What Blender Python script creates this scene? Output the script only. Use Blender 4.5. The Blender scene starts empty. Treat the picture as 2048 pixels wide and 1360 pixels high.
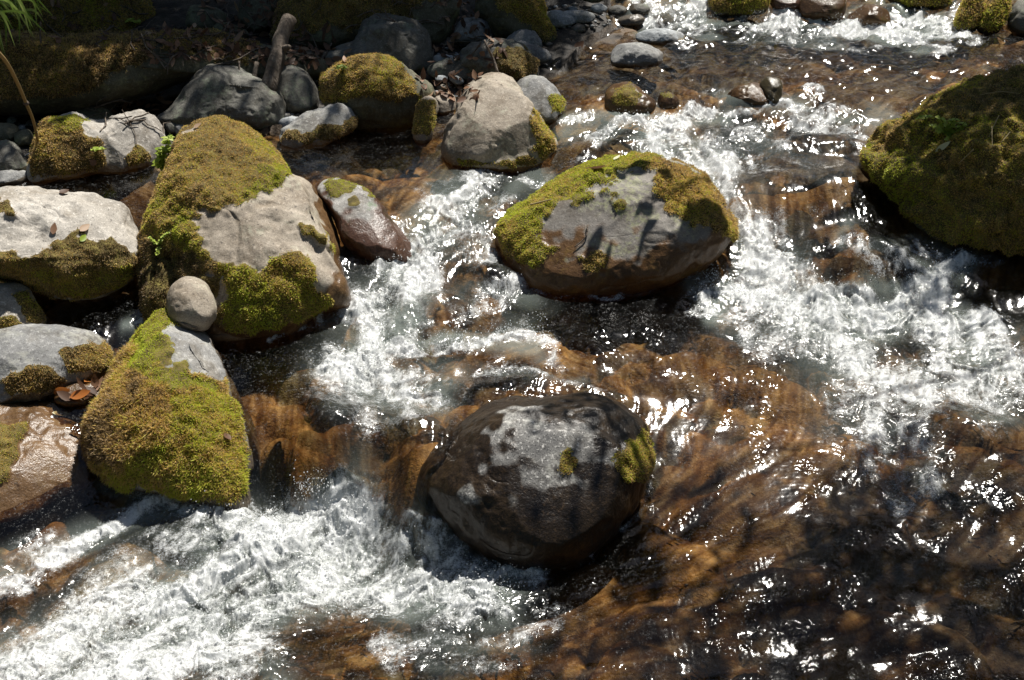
import bpy, math, random
import numpy as np
from math import radians as R

# ------------------------------------------------------------------ camera, world, sun
sc = bpy.context.scene
COL = sc.collection
CAM_H, PITCH, HFOV = 2.3, 28.0, 48.0
cam_d = bpy.data.cameras.new("camera")
cam = bpy.data.objects.new("camera", cam_d); COL.objects.link(cam)
cam.location = (0, 0, CAM_H); cam.rotation_euler = (R(90 - PITCH), 0, 0)
cam_d.sensor_width = 36; cam_d.lens = 18 / math.tan(R(HFOV / 2))
cam_d.clip_start = 0.05; cam_d.clip_end = 500
sc.camera = cam

SUN_EL, SUN_AZ = 61.0, 28.0          # azimuth: degrees to the right of straight ahead
SUND = np.array([math.cos(R(SUN_EL)) * math.sin(R(SUN_AZ)), math.cos(R(SUN_EL)) * math.cos(R(SUN_AZ)), math.sin(R(SUN_EL))])
w = bpy.data.worlds.new("World"); sc.world = w; w.use_nodes = True
nt = w.node_tree; nt.nodes.clear()
sky = nt.nodes.new('ShaderNodeTexSky'); sky.sky_type = 'NISHITA'; sky.sun_disc = False
sky.sun_elevation = R(SUN_EL); sky.sun_rotation = R(SUN_AZ)
bg = nt.nodes.new('ShaderNodeBackground'); bg.inputs[1].default_value = 0.05
wo = nt.nodes.new('ShaderNodeOutputWorld')
nt.links.new(sky.outputs[0], bg.inputs[0]); nt.links.new(bg.outputs[0], wo.inputs[0])
sl = bpy.data.lights.new("sun", 'SUN'); sl.energy = 5.0; sl.angle = R(0.5); sl.color = (1, .955, .88)
so = bpy.data.objects.new("sun", sl); COL.objects.link(so)
so.rotation_euler = (R(90 - SUN_EL), 0, R(180 - SUN_AZ)); so.location = tuple(SUND * 20)
sc.view_settings.view_transform = 'Standard'; sc.view_settings.look = 'None'
sc.view_settings.exposure = 0.62; sc.view_settings.gamma = 1; sc.view_settings.use_curve_mapping = False
sc.cycles.max_bounces = 6; sc.cycles.diffuse_bounces = 2; sc.cycles.glossy_bounces = 2
sc.cycles.transmission_bounces = 4; sc.cycles.transparent_max_bounces = 8
sc.cycles.caustics_reflective = False; sc.cycles.caustics_refractive = False
sc.cycles.sample_clamp_indirect = 3.0
sc.cycles.use_denoising = True

# ------------------------------------------------------------------ numpy helpers
rng = np.random.default_rng(7)
def tile(n, blur, seed):
    a = np.random.default_rng(seed).standard_normal((n, n))
    f = np.fft.fft2(a); k = np.fft.fftfreq(n)
    g = np.exp(-(k[:, None] ** 2 + k[None, :] ** 2) * (2 * math.pi ** 2) * blur ** 2)
    b = np.real(np.fft.ifft2(f * g)); return ((b - b.mean()) / b.std()).astype(np.float32)
TILE = tile(1024, 2.2, 3)
TILE2 = tile(1024, 2.2, 4)
def tsample(t, u, v):
    n = t.shape[0]
    fu = np.floor(u); fv = np.floor(v); a = (u - fu).astype(np.float32); b = (v - fv).astype(np.float32)
    i = fu.astype(np.int64) % n; j = fv.astype(np.int64) % n
    i1 = (i + 1) % n; j1 = (j + 1) % n
    a = a * a * (3 - 2 * a); b = b * b * (3 - 2 * b)
    return (t[i, j] * (1 - a) + t[i1, j] * a) * (1 - b) + (t[i, j1] * (1 - a) + t[i1, j1] * a) * b
def tnoise(x, y, wl, off=0, t=None):           # unit-variance smooth noise of wavelength about wl metres
    s = 10.0 / wl
    return tsample(TILE if t is None else t, x * s + off * 37.7, y * s + off * 91.3)
def hash3(i, j, k, s):
    h = (i * 374761393 + j * 668265263 + k * 2147483647 + s * 974711) & 0xffffffff
    h = ((h ^ (h >> 13)) * 1274126177) & 0xffffffff
    return ((h ^ (h >> 16)) & 0xffff) / 65535.0
def noise3(p, scale, seed=0):                   # value noise -1..1
    q = p * scale; f = np.floor(q).astype(np.int64); t = q - f; t = t * t * t * (t * (t * 6 - 15) + 10)
    o = 0
    for a in (0, 1):
        for b in (0, 1):
            for c in (0, 1):
                wgt = (t[:, 0] if a else 1 - t[:, 0]) * (t[:, 1] if b else 1 - t[:, 1]) * (t[:, 2] if c else 1 - t[:, 2])
                o = o + wgt * hash3(f[:, 0] + a, f[:, 1] + b, f[:, 2] + c, seed)
    return o * 2 - 1
def fbm3(p, scale, octv=4, seed=0, gain=.5):
    o = 0; g = 1
    for i in range(octv): o = o + g * noise3(p, scale * 2 ** i, seed + i * 17); g *= gain
    return o
def sstep(a, b, x):
    t = np.clip((x - a) / (b - a), 0, 1); return t * t * (3 - 2 * t)

# ------------------------------------------------------------------ projection (photo pixels 2048 x 1360)
TF = math.tan(R(HFOV / 2)); CP, SP = math.cos(R(PITCH)), math.sin(R(PITCH))
FWD = np.array([0, CP, -SP]); UPV = np.array([0, SP, CP]); RGT = np.array([1., 0, 0]); CAMP = np.array([0, 0, CAM_H])
def rays(px, py):
    px = np.asarray(px, float); py = np.asarray(py, float)
    return FWD + ((px - 1024) / 1024 * TF)[..., None] * RGT + ((680 - py) / 1024 * TF)[..., None] * UPV
def at(px, py, z):
    r = rays(px, py); t = (np.asarray(z, float) - CAM_H) / r[..., 2]
    return CAMP + r * t[..., None]
def proj(P):
    d = P - CAMP; f = d @ FWD
    f = np.maximum(f, .2)
    return 1024 + (d @ RGT) / f / TF * 1024, 680 - (d @ UPV) / f / TF * 1024

class RBF:
    def __init__(s, pts, eps=.18, smooth=1e-3):
        pts = np.array(pts, float); s.p = pts[:, :2]; s.e = eps
        n = len(pts)
        d = np.sqrt(((s.p[:, None] - s.p[None]) ** 2).sum(-1) + eps ** 2)
        A = np.zeros((n + 3, n + 3)); A[:n, :n] = -d + np.eye(n) * -smooth
        A[:n, n] = 1; A[:n, n + 1:] = s.p; A[n, :n] = 1; A[n + 1:, :n] = s.p.T
        s.w = np.linalg.solve(A, np.r_[pts[:, 2], 0, 0, 0])
    def __call__(s, x, y):
        x = np.asarray(x, float); sh = x.shape; x = x.ravel(); y = np.asarray(y, float).ravel(); o = np.empty(len(x)); n = len(s.p)
        for i in range(0, len(x), 60000):
            a = x[i:i + 60000]; b = y[i:i + 60000]
            d = np.sqrt((a[:, None] - s.p[:, 0]) ** 2 + (b[:, None] - s.p[:, 1]) ** 2 + s.e ** 2)
            o[i:i + 60000] = -d @ s.w[:n] + s.w[n] + s.w[n + 1] * a + s.w[n + 2] * b
        return o.reshape(sh)

# ------------------------------------------------------------------ stream levels
WC = [(0,1360,-.02),(500,1360,0),(1000,1360,0),(1500,1360,.02),(2048,1360,.03),(0,1150,0),(400,1150,0),(750,1060,.0),(1000,1190,.0),
(560,1050,.01),(300,1030,.02),(60,1030,.05),(120,960,.08),(-250,1200,0),(-250,800,.2),(2300,1200,.06),(2300,800,.2),
(520,960,.06),(600,970,.07),(575,895,.155),(660,905,.19),(740,915,.195),(615,945,.10),(745,985,.06),(805,1000,.085),(820,880,.21),(700,800,.225),(560,800,.22),(900,780,.235),(1100,760,.245),(1300,770,.225),
(1330,900,.15),(1310,1000,.09),(1200,1150,.02),(1500,900,.16),(1500,1100,.08),(1700,900,.16),(2048,900,.17),(1900,1100,.09),(2048,1200,.06),(1700,700,.21),(2000,700,.23),
(600,690,.26),(800,700,.255),(720,620,.30),(1100,625,.27),(1400,625,.265),(800,540,.35),(900,440,.43),(1000,560,.31),(1060,350,.485),(1500,600,.26),(1700,600,.26),(1880,590,.28),(2048,560,.33),
(1480,450,.41),(1560,510,.35),(1700,490,.38),(1800,490,.38),(1400,320,.52),(1500,340,.51),(1600,340,.52),(1700,350,.5),(1300,285,.55),(1180,270,.555),(1500,235,.58),(1700,245,.59),(1500,195,.64),(1700,200,.645),(1250,225,.60),
(1150,180,.645),(1300,150,.655),(1700,150,.665),(1900,150,.67),(1300,80,.68),(1600,90,.685),(1900,85,.69),(2048,120,.685),(1300,45,.705),(1600,45,.71),(1850,50,.71),(1350,22,.745),(1600,25,.745),(1800,22,.75),(1350,2,.785),(1600,5,.785),(1800,2,.785),(1500,0,.8),(1900,0,.8),(1300,-10,.82),(1700,-60,.87),
(700,330,.5),(850,330,.5),(600,300,.5),(1000,380,.475),(720,420,.47),(250,360,.5),(100,360,.5),(800,260,.5),(-200,380,.5),
(200,640,.31),(270,700,.25),(180,780,.2),(100,600,.33),(0,720,.28),(0,900,.14),(-200,620,.32)]
WU = [(950,180,.5),(500,200,.5),(100,250,.5),(600,150,.52),(300,100,.55),(900,60,.6),(-300,200,.5),(2300,300,.5),(2400,100,.6)]
def lift(c): P = at(*[np.array(v, float) for v in zip(*c)]); return P
WP = lift(WC); WPU = lift(WU)
water_rbf = RBF(np.vstack([WP, WPU]), .16)
GB = [(0,330,.53),(150,300,.535),(300,270,.54),(450,250,.55),(600,240,.53),(150,220,.57),(300,200,.58),(480,160,.60),(560,140,.62),(650,130,.63),(800,150,.61),(880,170,.585),(950,130,.62),(1000,60,.70),(870,80,.69),(1090,120,.65),
(1130,60,.715),(1220,35,.74),(1200,-20,.84),(700,0,.80),(400,60,.74),(300,0,.82),(0,0,.84),(0,130,.64),(-300,250,.62),(-300,0,.9),(-400,500,.5),(-400,900,.35),(2350,330,.6),(2350,100,.8),(2400,700,.45),(700,230,.52),(1060,160,.60)]
GBP = lift(GB)
far = np.array([[x, y, z] for x, y, z in ((-9,4,1.6),(-9,9,2.6),(-9,14,4.5),(-4,10,1.9),(-4,14,3.8),(0,10,1.3),(0,14,3.0),(3,9,.95),(3,14,2.2),(6,9,1.6),(9,6,2.2),(9,12,3.6),(9,2,1.6),(-9,0,1.2),(9,-2,1),(-9,-3,1),(0,1.4,-.25),(0,-3,-.5),(-3,1.2,-.1),(3,1.2,-.05))])
bed = WP.copy(); bed[:, 2] -= .18
ground_rbf = RBF(np.vstack([bed, GBP, far]), .12)
HUMPS = []
def humps(x, y):
    o = 0 * np.asarray(x, float); m_ = o.copy()
    for hx, hy, r1, r2, h in HUMPS:
        g = np.exp(-np.clip(((x - hx) / r1) ** 2 + ((y - hy) / r2) ** 2, 0, 30) ** 1.4); o = o + h * g; m_ = np.maximum(m_, g)
    return o, m_
def zwater(x, y): return water_rbf(x, y) + humps(x, y)[0]
def ground_base(x, y): return ground_rbf(x, y) + humps(x, y)[0]
def onwater(px, py, surf=None):
    f = surf or zwater; r = rays(float(px), float(py)); lo, hi = 1.5, 14.0
    for n in (120, 30, 30):
        t = np.linspace(lo, hi, n); P = CAMP + r * t[:, None]; g = P[:, 2] - f(P[:, 0], P[:, 1])
        k = np.where(g <= 0)[0]; k = k[0] if len(k) else n - 1
        lo, hi = t[max(k - 1, 0)], t[max(k, 1)]
    return CAMP + r * (lo + hi) / 2
def onscene(px, py):
    a = onwater(px, py); b = onwater(px, py, ground_base)
    return a if np.linalg.norm(a - CAMP) < np.linalg.norm(b - CAMP) else b

# humps where the current slides over drowned rocks: photo pixel, radii and height in metres
_h = []
for hx, hy, r1, r2, h in [(1560,395,.24,.17,.07),(1720,525,.20,.14,.08),(1700,365,.16,.14,.05),(1230,297,.16,.07,.04),(985,560,.10,.08,.05),(890,612,.11,.08,.05),(780,905,.12,.10,.035),(700,905,.10,.10,.02),(1500,205,.2,.07,.035),(1350,215,.16,.06,.03),(1950,860,.14,.10,.05),(1560,1150,.25,.16,.04),(1320,1230,.22,.15,.035),(1850,1230,.26,.15,.04),(1640,290,.2,.09,.04),(1600,20,.2,.1,.05),(852,930,.13,.18,.09),(868,1015,.10,.12,.025),(1090,786,.34,.08,.03)]:
    q = onwater(hx, hy); _h.append((q[0], q[1], r1, r2, h))
HUMPS += _h

# ------------------------------------------------------------------ object helpers
def tag(o, label=None, cat=None, group=None, kind=None):
    if label: o['label'] = label
    if cat: o['category'] = cat
    if group: o['group'] = group
    if kind: o['kind'] = kind
    return o
def mesh_obj(name, V, F, mat, parent=None, attrs=None, smooth=True, loc=None):
    V = np.asarray(V, np.float32)
    me = bpy.data.meshes.new(name)
    me.vertices.add(len(V)); me.vertices.foreach_set('co', V.ravel())
    if isinstance(F, tuple): counts, idx = F
    else:
        F = np.asarray(F); counts = np.full(len(F), F.shape[1]); idx = F.ravel()
    me.loops.add(len(idx)); me.loops.foreach_set('vertex_index', np.asarray(idx, np.int32))
    st = np.r_[0, np.cumsum(counts)[:-1]].astype(np.int32)
    me.polygons.add(len(counts)); me.polygons.foreach_set('loop_start', st)
    me.polygons.foreach_set('use_smooth', np.full(len(counts), bool(smooth)))
    me.update(calc_edges=True)
    for k, v in (attrs or {}).items():
        v = np.asarray(v, np.float32)
        if v.ndim == 1:
            a = me.attributes.new(k, 'FLOAT', 'POINT'); a.data.foreach_set('value', v)
        else:
            a = me.attributes.new(k, 'FLOAT_VECTOR', 'POINT'); a.data.foreach_set('vector', v.ravel())
    me.materials.append(mat)
    o = bpy.data.objects.new(name, me); COL.objects.link(o)
    if parent: o.parent = parent
    if loc is not None: o.location = tuple(float(c) for c in loc)
    return o
def grid_faces(nr, ncl, wrap=False):
    i = np.arange(nr - 1)[:, None]; j = np.arange(ncl if wrap else ncl - 1)[None]
    j1 = (j + 1) % ncl
    return np.stack([i * ncl + j, i * ncl + j1, (i + 1) * ncl + j1, (i + 1) * ncl + j], -1).reshape(-1, 4)
def vnormals(V, F):
    n = np.zeros_like(V)
    a = V[F[:, 2]] - V[F[:, 0]]; b = V[F[:, 3 if F.shape[1] > 3 else 1]] - V[F[:, 1 if F.shape[1] > 3 else 0]]
    fn = np.cross(a, b)
    for k in range(F.shape[1]): np.add.at(n, F[:, k], fn)
    return n / np.maximum(np.linalg.norm(n, axis=1), 1e-9)[:, None]

# ------------------------------------------------------------------ materials
class M:
    def __init__(s, name):
        s.m = bpy.data.materials.new(name); s.m.use_nodes = True; s.t = s.m.node_tree; s.t.nodes.clear()
        s.out = s.n('ShaderNodeOutputMaterial')
    def n(s, typ, **kw):
        x = s.t.nodes.new(typ)
        for k, v in kw.items(): setattr(x, k, v)
        return x
    def set(s, sock, v):
        if hasattr(v, 'is_output'): s.t.links.new(v, sock)
        elif v is not None:
            if sock.type == 'RGBA' and len(v) == 3: v = (*v, 1)
            sock.default_value = v
    def noise(s, vec, scale, detail=4, rough=.55, dist=0, out='Fac'):
        x = s.n('ShaderNodeTexNoise'); s.set(x.inputs['Vector'], vec); x.inputs['Scale'].default_value = scale
        x.inputs['Detail'].default_value = detail; x.inputs['Roughness'].default_value = rough; x.inputs['Distortion'].default_value = dist
        return x.outputs[out]
    def voro(s, vec, scale, feat='F1', out='Distance'):
        x = s.n('ShaderNodeTexVoronoi', feature=feat); s.set(x.inputs['Vector'], vec); x.inputs['Scale'].default_value = scale
        return x.outputs[out]
    def attr(s, name, vec=False):
        x = s.n('ShaderNodeAttribute', attribute_name=name); return x.outputs['Vector' if vec else 'Fac']
    def math(s, op, a, b=0., c=None, clamp=False):
        x = s.n('ShaderNodeMath', operation=op, use_clamp=clamp); s.set(x.inputs[0], a); s.set(x.inputs[1], b)
        if c is not None: s.set(x.inputs[2], c)
        return x.outputs[0]
    def ss(s, v, a, b, lo=0., hi=1.):
        x = s.n('ShaderNodeMapRange', interpolation_type='SMOOTHSTEP'); s.set(x.inputs[0], v)
        for i, k in enumerate((a, b, lo, hi)): s.set(x.inputs[i + 1], k)
        return x.outputs[0]
    def mix(s, f, a, b, mode='MIX'):
        x = s.n('ShaderNodeMix', data_type='RGBA', blend_type=mode); s.set(x.inputs[0], f); s.set(x.inputs[6], a); s.set(x.inputs[7], b)
        return x.outputs[2]
    def ramp(s, f, stops):
        x = s.n('ShaderNodeValToRGB'); s.set(x.inputs[0], f); e = x.color_ramp.elements
        while len(e) < len(stops): e.new(.5)
        for k, (p, c) in zip(e, stops): k.position = p; k.color = (*c, 1)
        return x.outputs[0]
    def bump(s, h, strength, dist, nrm=None):
        x = s.n('ShaderNodeBump'); s.set(x.inputs['Strength'], strength); x.inputs['Distance'].default_value = dist; s.set(x.inputs['Height'], h)
        if nrm: s.set(x.inputs['Normal'], nrm)
        return x.outputs[0]
    def pos(s): return s.n('ShaderNodeNewGeometry').outputs['Position']
    def vmath(s, op, a, b):
        x = s.n('ShaderNodeVectorMath', operation=op); s.set(x.inputs[0], a); s.set(x.inputs[1], b); return x.outputs[0]
    def prin(s, **kw):
        x = s.n('ShaderNodeBsdfPrincipled')
        for k, v in kw.items(): s.set(x.inputs[k.replace('_', ' ')], v)
        return x.outputs[0]
    def mixs(s, f, a, b):
        x = s.n('ShaderNodeMixShader'); s.set(x.inputs[0], f); s.set(x.inputs[1], a); s.set(x.inputs[2], b); return x.outputs[0]
    def done(s, sh): s.set(s.out.inputs[0], sh); return s.m

def rock_mat(name, dark, mid, light, lichen=None, lich_amt=.5, wetcol=(.5, .42, .33), speck=.5, bumpk=1.0):
    m = M(name); p = m.pos()
    big = m.noise(p, 2.6, 6, .62, .15); med = m.noise(p, 13, 6, .65); fine = m.noise(p, 80, 4, .7); vf = m.noise(p, 210, 2, .6)
    c = m.ramp(m.math('ADD', m.math('MULTIPLY', big, .65), m.math('MULTIPLY', med, .35)), [(.36, dark), (.5, mid), (.66, light)])
    stn = m.noise(p, 5.5, 7, .7, .2)
    c = m.mix(m.ss(stn, .47, .64, 0, .7), c, m.mix(1.0, c, (.5, .44, .36), 'MULTIPLY'))
    c = m.mix(m.ss(m.noise(p, 60, 2, .5), .66, .72, 0, .6), c, (.05, .045, .04))
    c = m.mix(m.ss(fine, .52, .72, 0, speck), c, tuple(min(1, v * 1.75 + .02) for v in light))
    c = m.mix(m.ss(vf, .5, .33, 0, speck), c, tuple(v * .35 for v in dark))
    if lichen:
        lf = m.math('MULTIPLY', m.ss(m.noise(p, 7, 5, .6), .5, .62), m.ss(m.noise(p, 45, 4, .7), .42, .6))
        c = m.mix(m.math('MULTIPLY', lf, lich_amt), c, lichen)
    wet = m.ss(m.math('ADD', m.attr('wet'), m.math('MULTIPLY', m.math('SUBTRACT', med, .5), .7)), .35, .6)
    c = m.mix(wet, c, m.mix(1.0, c, wetcol, 'MULTIPLY'))
    mo = m.ss(m.math('ADD', m.attr('moss'), m.math('MULTIPLY', m.math('SUBTRACT', m.noise(p, 40, 4, .7), .5), .7)), .42, .56)
    mc = m.ramp(m.noise(p, 22, 5, .7), [(.3, (.05, .04, .012)), (.5, (.12, .09, .025)), (.7, (.2, .17, .035))])
    c = m.mix(mo, c, mc)
    rough = m.math('MAXIMUM', m.math('SUBTRACT', .78, m.math('MULTIPLY', wet, .46)), m.math('MULTIPLY', mo, .9))
    h = m.math('ADD', m.math('MULTIPLY', med, 1.0), m.math('ADD', m.math('MULTIPLY', fine, .28), m.math('MULTIPLY', vf, .08)))
    h = m.math('ADD', h, m.math('MULTIPLY', m.ss(m.noise(p, 30, 3, .6), .28, .42), .12))
    h = m.math('ADD', h, m.math('MULTIPLY', m.math('MULTIPLY', wet, m.noise(p, 150, 2, .6)), .25))
    nb = m.bump(h, .42 * bumpk, .012)
    return m.done(m.prin(Base_Color=c, Roughness=rough, Normal=nb, Specular_IOR_Level=.38))

MAT = {}
MAT['tan'] = rock_mat('pale_tan_rock', (.18, .15, .115), (.30, .255, .20), (.39, .34, .275), (.5, .5, .38), .35, (.42, .28, .16))
MAT['grey'] = rock_mat('grey_rock', (.13, .13, .13), (.22, .22, .215), (.34, .335, .32), (.42, .42, .36), .4)
MAT['white'] = rock_mat('pale_rock', (.25, .23, .20), (.39, .36, .315), (.53, .50, .45), None, .4)
MAT['darkgrey'] = rock_mat('dark_slate_rock', (.07, .067, .058), (.125, .12, .104), (.2, .195, .168), (.2, .24, .16), .5)
MAT['face'] = rock_mat('grey_face_rock', (.125, .112, .098), (.195, .178, .158), (.275, .255, .225), (.38, .40, .2), .45, (.62, .36, .16), .4)
MAT['speck'] = rock_mat('speckled_granite', (.07, .07, .07), (.19, .185, .175), (.38, .37, .35), (.55, .55, .5), .5, (.10, .065, .036), .9)  # wet tint darkened further to carry the shade on the unlit front
MAT['brown'] = rock_mat('wet_brown_rock', (.05, .035, .02), (.11, .07, .038), (.2, .135, .07), (.12, .14, .05), .4, (.62, .5, .36))
MAT['purple'] = rock_mat('wet_purple_rock', (.22, .21, .2), (.34, .33, .31), (.46, .46, .43), (.12, .2, .09), .7, (.27, .145, .10))
MAT['olive'] = rock_mat('olive_bank_rock', (.05, .05, .03), (.10, .095, .06), (.17, .16, .11), (.2, .22, .1), .5)
MAT['pebble'] = rock_mat('blue_grey_pebble', (.20, .22, .23), (.32, .34, .35), (.45, .47, .48), None, .3)

def leaf_mat(name, stops, trans=.35, rough=.55):
    m = M(name); c = m.ramp(m.attr('tint'), stops)
    d = m.prin(Base_Color=c, Roughness=rough, Specular_IOR_Level=.3)
    t = m.n('ShaderNodeBsdfTranslucent'); m.set(t.inputs[0], c)
    return m.done(m.mixs(trans, d, t.outputs[0]))
MAT['moss'] = leaf_mat('moss_shoots', [(0, (.07, .045, .02)), (.3, (.52, .37, .19)), (.5, (.76, .52, .17)), (.68, (.54, .48, .085)), (.85, (.52, .56, .06)), (1, (.56, .62, .07))], .4)
MAT['leaf'] = leaf_mat('green_leaf', [(0, (.10, .19, .02)), (.5, (.30, .40, .045)), (1, (.50, .58, .12))], .4, .45)
MAT['grassb'] = leaf_mat('grass_blade', [(0, (.12, .2, .03)), (.5, (.28, .42, .06)), (1, (.5, .58, .18))], .4, .4)
MAT['dead'] = leaf_mat('dry_leaf', [(0, (.05, .028, .018)), (.4, (.16, .085, .05)), (.7, (.30, .17, .10)), (1, (.42, .30, .2))], .25)
MAT['rust'] = leaf_mat('rusty_leaf', [(0, (.30, .09, .02)), (.5, (.48, .17, .04)), (1, (.6, .28, .08))], .3, .35)
MAT['yellow'] = leaf_mat('yellow_leaf', [(0, (.5, .25, .03)), (.5, (.6, .33, .04)), (1, (.65, .4, .06))], .25, .4)
MAT['straw'] = leaf_mat('dry_straw', [(0, (.35, .25, .11)), (.5, (.45, .36, .19)), (1, (.6, .52, .32))], .2)
MAT['paleleaf'] = leaf_mat('pale_leaf', [(0, (.5, .52, .3)), (.5, (.62, .64, .42)), (1, (.7, .7, .5))], .3, .4)
MAT['canopy'] = leaf_mat('canopy_leaf', [(0, (.03, .07, .012)), (.5, (.05, .11, .02)), (1, (.08, .14, .03))], .3, .45)
m = M('bark'); p = m.pos()
bk = m.noise(m.vmath('MULTIPLY', p, (1, 1, .3)), 40, 5, .65)
MAT['bark'] = m.done(m.prin(Base_Color=m.ramp(bk, [(.3, (.05, .038, .028)), (.5, (.13, .10, .075)), (.7, (.24, .2, .155))]), Roughness=.85, Normal=m.bump(bk, .7, .02)))

# ground: wet brown cobble bed, leaf-litter soil on the banks
m = M('stream_bed'); p = m.pos(); cell = m.attr('cell'); dry = m.attr('dry')
big = m.noise(p, 2.0, 5, .6, .8); med = m.noise(p, 16, 5, .65); fine = m.noise(p, 90, 3, .65)
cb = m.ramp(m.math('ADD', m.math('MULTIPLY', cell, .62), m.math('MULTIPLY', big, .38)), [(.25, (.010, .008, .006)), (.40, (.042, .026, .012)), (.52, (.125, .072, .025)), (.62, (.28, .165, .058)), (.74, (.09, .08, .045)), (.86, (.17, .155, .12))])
cb = m.mix(m.ss(med, .4, .62, .6, 0), cb, m.mix(1.0, cb, (.4, .33, .26), 'MULTIPLY'))
cs = m.ramp(m.math('ADD', m.math('MULTIPLY', med, .6), m.math('MULTIPLY', fine, .4)), [(.3, (.006, .005, .003)), (.5, (.018, .013, .008)), (.7, (.042, .03, .019))])
c = m.mix(dry, cb, cs)
hb = m.math('ADD', med, m.math('MULTIPLY', fine, .35))
MAT['bed'] = m.done(m.prin(Base_Color=c, Roughness=.7, Normal=m.bump(hb, .7, .02)))

# water: clear brown stream with foam where the 'foam' attribute says so
m = M('stream_water'); fl = m.attr('flow', True); foam = m.attr('foam'); p = m.pos()
n0 = m.noise(p, 38, 3, .6, .5); n1 = m.noise(p, 105, 3, .7, .4); n2 = m.noise(p, 330, 2, .7)
fine = m.math('ADD', m.math('MULTIPLY', n0, .2), m.math('ADD', m.math('MULTIPLY', n1, .4), m.math('MULTIPLY', n2, .4)))
fo = m.ss(m.math('ADD', foam, m.math('MULTIPLY', m.math('SUBTRACT', fine, .5), 3.4)), .12, 1.25)
sep = m.n('ShaderNodeSeparateXYZ'); m.set(sep.inputs[0], fl)
nb = m.bump(m.math('ADD', m.math('MULTIPLY', n1, .6), m.math('MULTIPLY', n2, .4)), m.math('ADD', .05, m.math('MULTIPLY', foam, .38)), .008)
fr = m.n('ShaderNodeFresnel'); fr.inputs[0].default_value = 1.33; m.set(fr.inputs['Normal'], nb)
tr = m.n('ShaderNodeBsdfTransparent')
cau = m.math('ADD', m.math('MULTIPLY', sep.outputs[0], .30), m.math('ADD', m.math('MULTIPLY', sep.outputs[1], .22), m.math('MULTIPLY', m.math('SUBTRACT', n1, .5), 1.6)))  # caustic streaks painted into the water's tint
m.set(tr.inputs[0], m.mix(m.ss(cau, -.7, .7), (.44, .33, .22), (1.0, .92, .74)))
aer = m.n('ShaderNodeBsdfDiffuse'); aer.inputs[0].default_value = (.30, .345, .315, 1)
body = m.mixs(m.math('MULTIPLY', m.attr('aer'), .38), tr.outputs[0], aer.outputs[0])
gl = m.n('ShaderNodeBsdfGlossy'); gl.inputs['Roughness'].default_value = .115; gl.inputs[0].default_value = (1, 1, 1, 1); m.set(gl.inputs['Normal'], nb)
wb = m.n('ShaderNodeBsdfDiffuse'); wb.inputs[0].default_value = (.84, .86, .86, 1); m.set(wb.inputs['Normal'], nb)
tl = m.n('ShaderNodeBsdfTranslucent'); tl.inputs[0].default_value = (.8, .85, .84, 1)
white = m.mixs(.26, wb.outputs[0], tl.outputs[0])
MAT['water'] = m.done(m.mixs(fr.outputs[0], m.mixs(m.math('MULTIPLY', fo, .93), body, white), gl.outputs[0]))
m = M('spray_drop')
MAT['spray'] = m.done(m.mixs(.3, m.prin(Base_Color=(.9, .92, .92), Roughness=.2, Specular_IOR_Level=.6), m.n('ShaderNodeBsdfTransparent').outputs[0]))

# ------------------------------------------------------------------ ground sheet
def worley(x, y, s, seed):
    u = x * s; v = y * s; i = np.floor(u).astype(np.int64); j = np.floor(v).astype(np.int64)
    best = np.full(u.shape, 9.); bid = np.zeros(u.shape)
    for a in (-1, 0, 1):
        for b in (-1, 0, 1):
            ci = i + a; cj = j + b
            d = np.hypot(ci + hash3(ci, cj, 1, seed) - u, cj + hash3(ci, cj, 2, seed) - v)
            k = d < best; best = np.where(k, d, best); bid = np.where(k, hash3(ci, cj, 3, seed), bid)
    return best, bid
def axis(a, b, c, d, fine, coarse):       # fine spacing in b..c, coarse outside
    return np.unique(np.r_[np.linspace(a, b, max(2, int((b - a) / coarse))), np.linspace(b, c, int((c - b) / fine)), np.linspace(c, d, max(2, int((d - c) / coarse)))])
gx = axis(-60, -4.6, 4.6, 60, .016, .7); gy = axis(-30, 1.6, 9.4, 70, .016, .7)
X, Y = np.meshgrid(gx, gy)
gz = ground_base(X, Y)
outd = np.hypot(np.maximum(np.abs(X) - 9, 0), np.maximum(np.abs(Y - 5.5) - 9, 0))
gz = np.clip(gz, -1, 6) + 0
gz = np.minimum(gz, 5) * np.exp(-outd / 25) + .12 * outd
zw = zwater(X, Y)
dry_rbf = RBF(np.vstack([np.c_[WP[:, :2], -np.ones(len(WP))], np.c_[GBP[:, :2], np.ones(len(GBP))], np.c_[far[:-4, :2], np.ones(len(far) - 4)]]), .1)
dryg = sstep(-.02, .04, gz - zw) * sstep(-.25, .15, dry_rbf(X, Y))
w1, id1 = worley(X + .06 * tnoise(X, Y, .5, 1), Y + .06 * tnoise(X, Y, .5, 2), 3.4, 5)
w2, id2 = worley(X + .02 * tnoise(X, Y, .2, 3), Y + .02 * tnoise(X, Y, .2, 4), 9.0, 8)
st = .11 * np.sqrt(np.clip(1 - (w1 * 1.45) ** 2, 0, 1)) * (id1 > .3) * (.4 + .6 * id1)
st2 = .05 * np.sqrt(np.clip(1 - (w2 * 1.4) ** 2, 0, 1))
qx, qy = proj(np.stack([X, Y, zw], -1)); st = st * (1 - np.exp(-((qx - 590) / 120) ** 2 - ((qy - 900) / 110) ** 2) * (Y > .5))
isbig = st > st2
gz = gz - .05 * dryg + np.maximum(st * (1 - .8 * dryg), st2 * (1 - .4 * dryg)) + .012 * tnoise(X, Y, .35, 6)
gz = np.where((dryg < .5), np.minimum(gz, zw - .012), gz)
cell = np.where(isbig, id1, id2)
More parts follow.
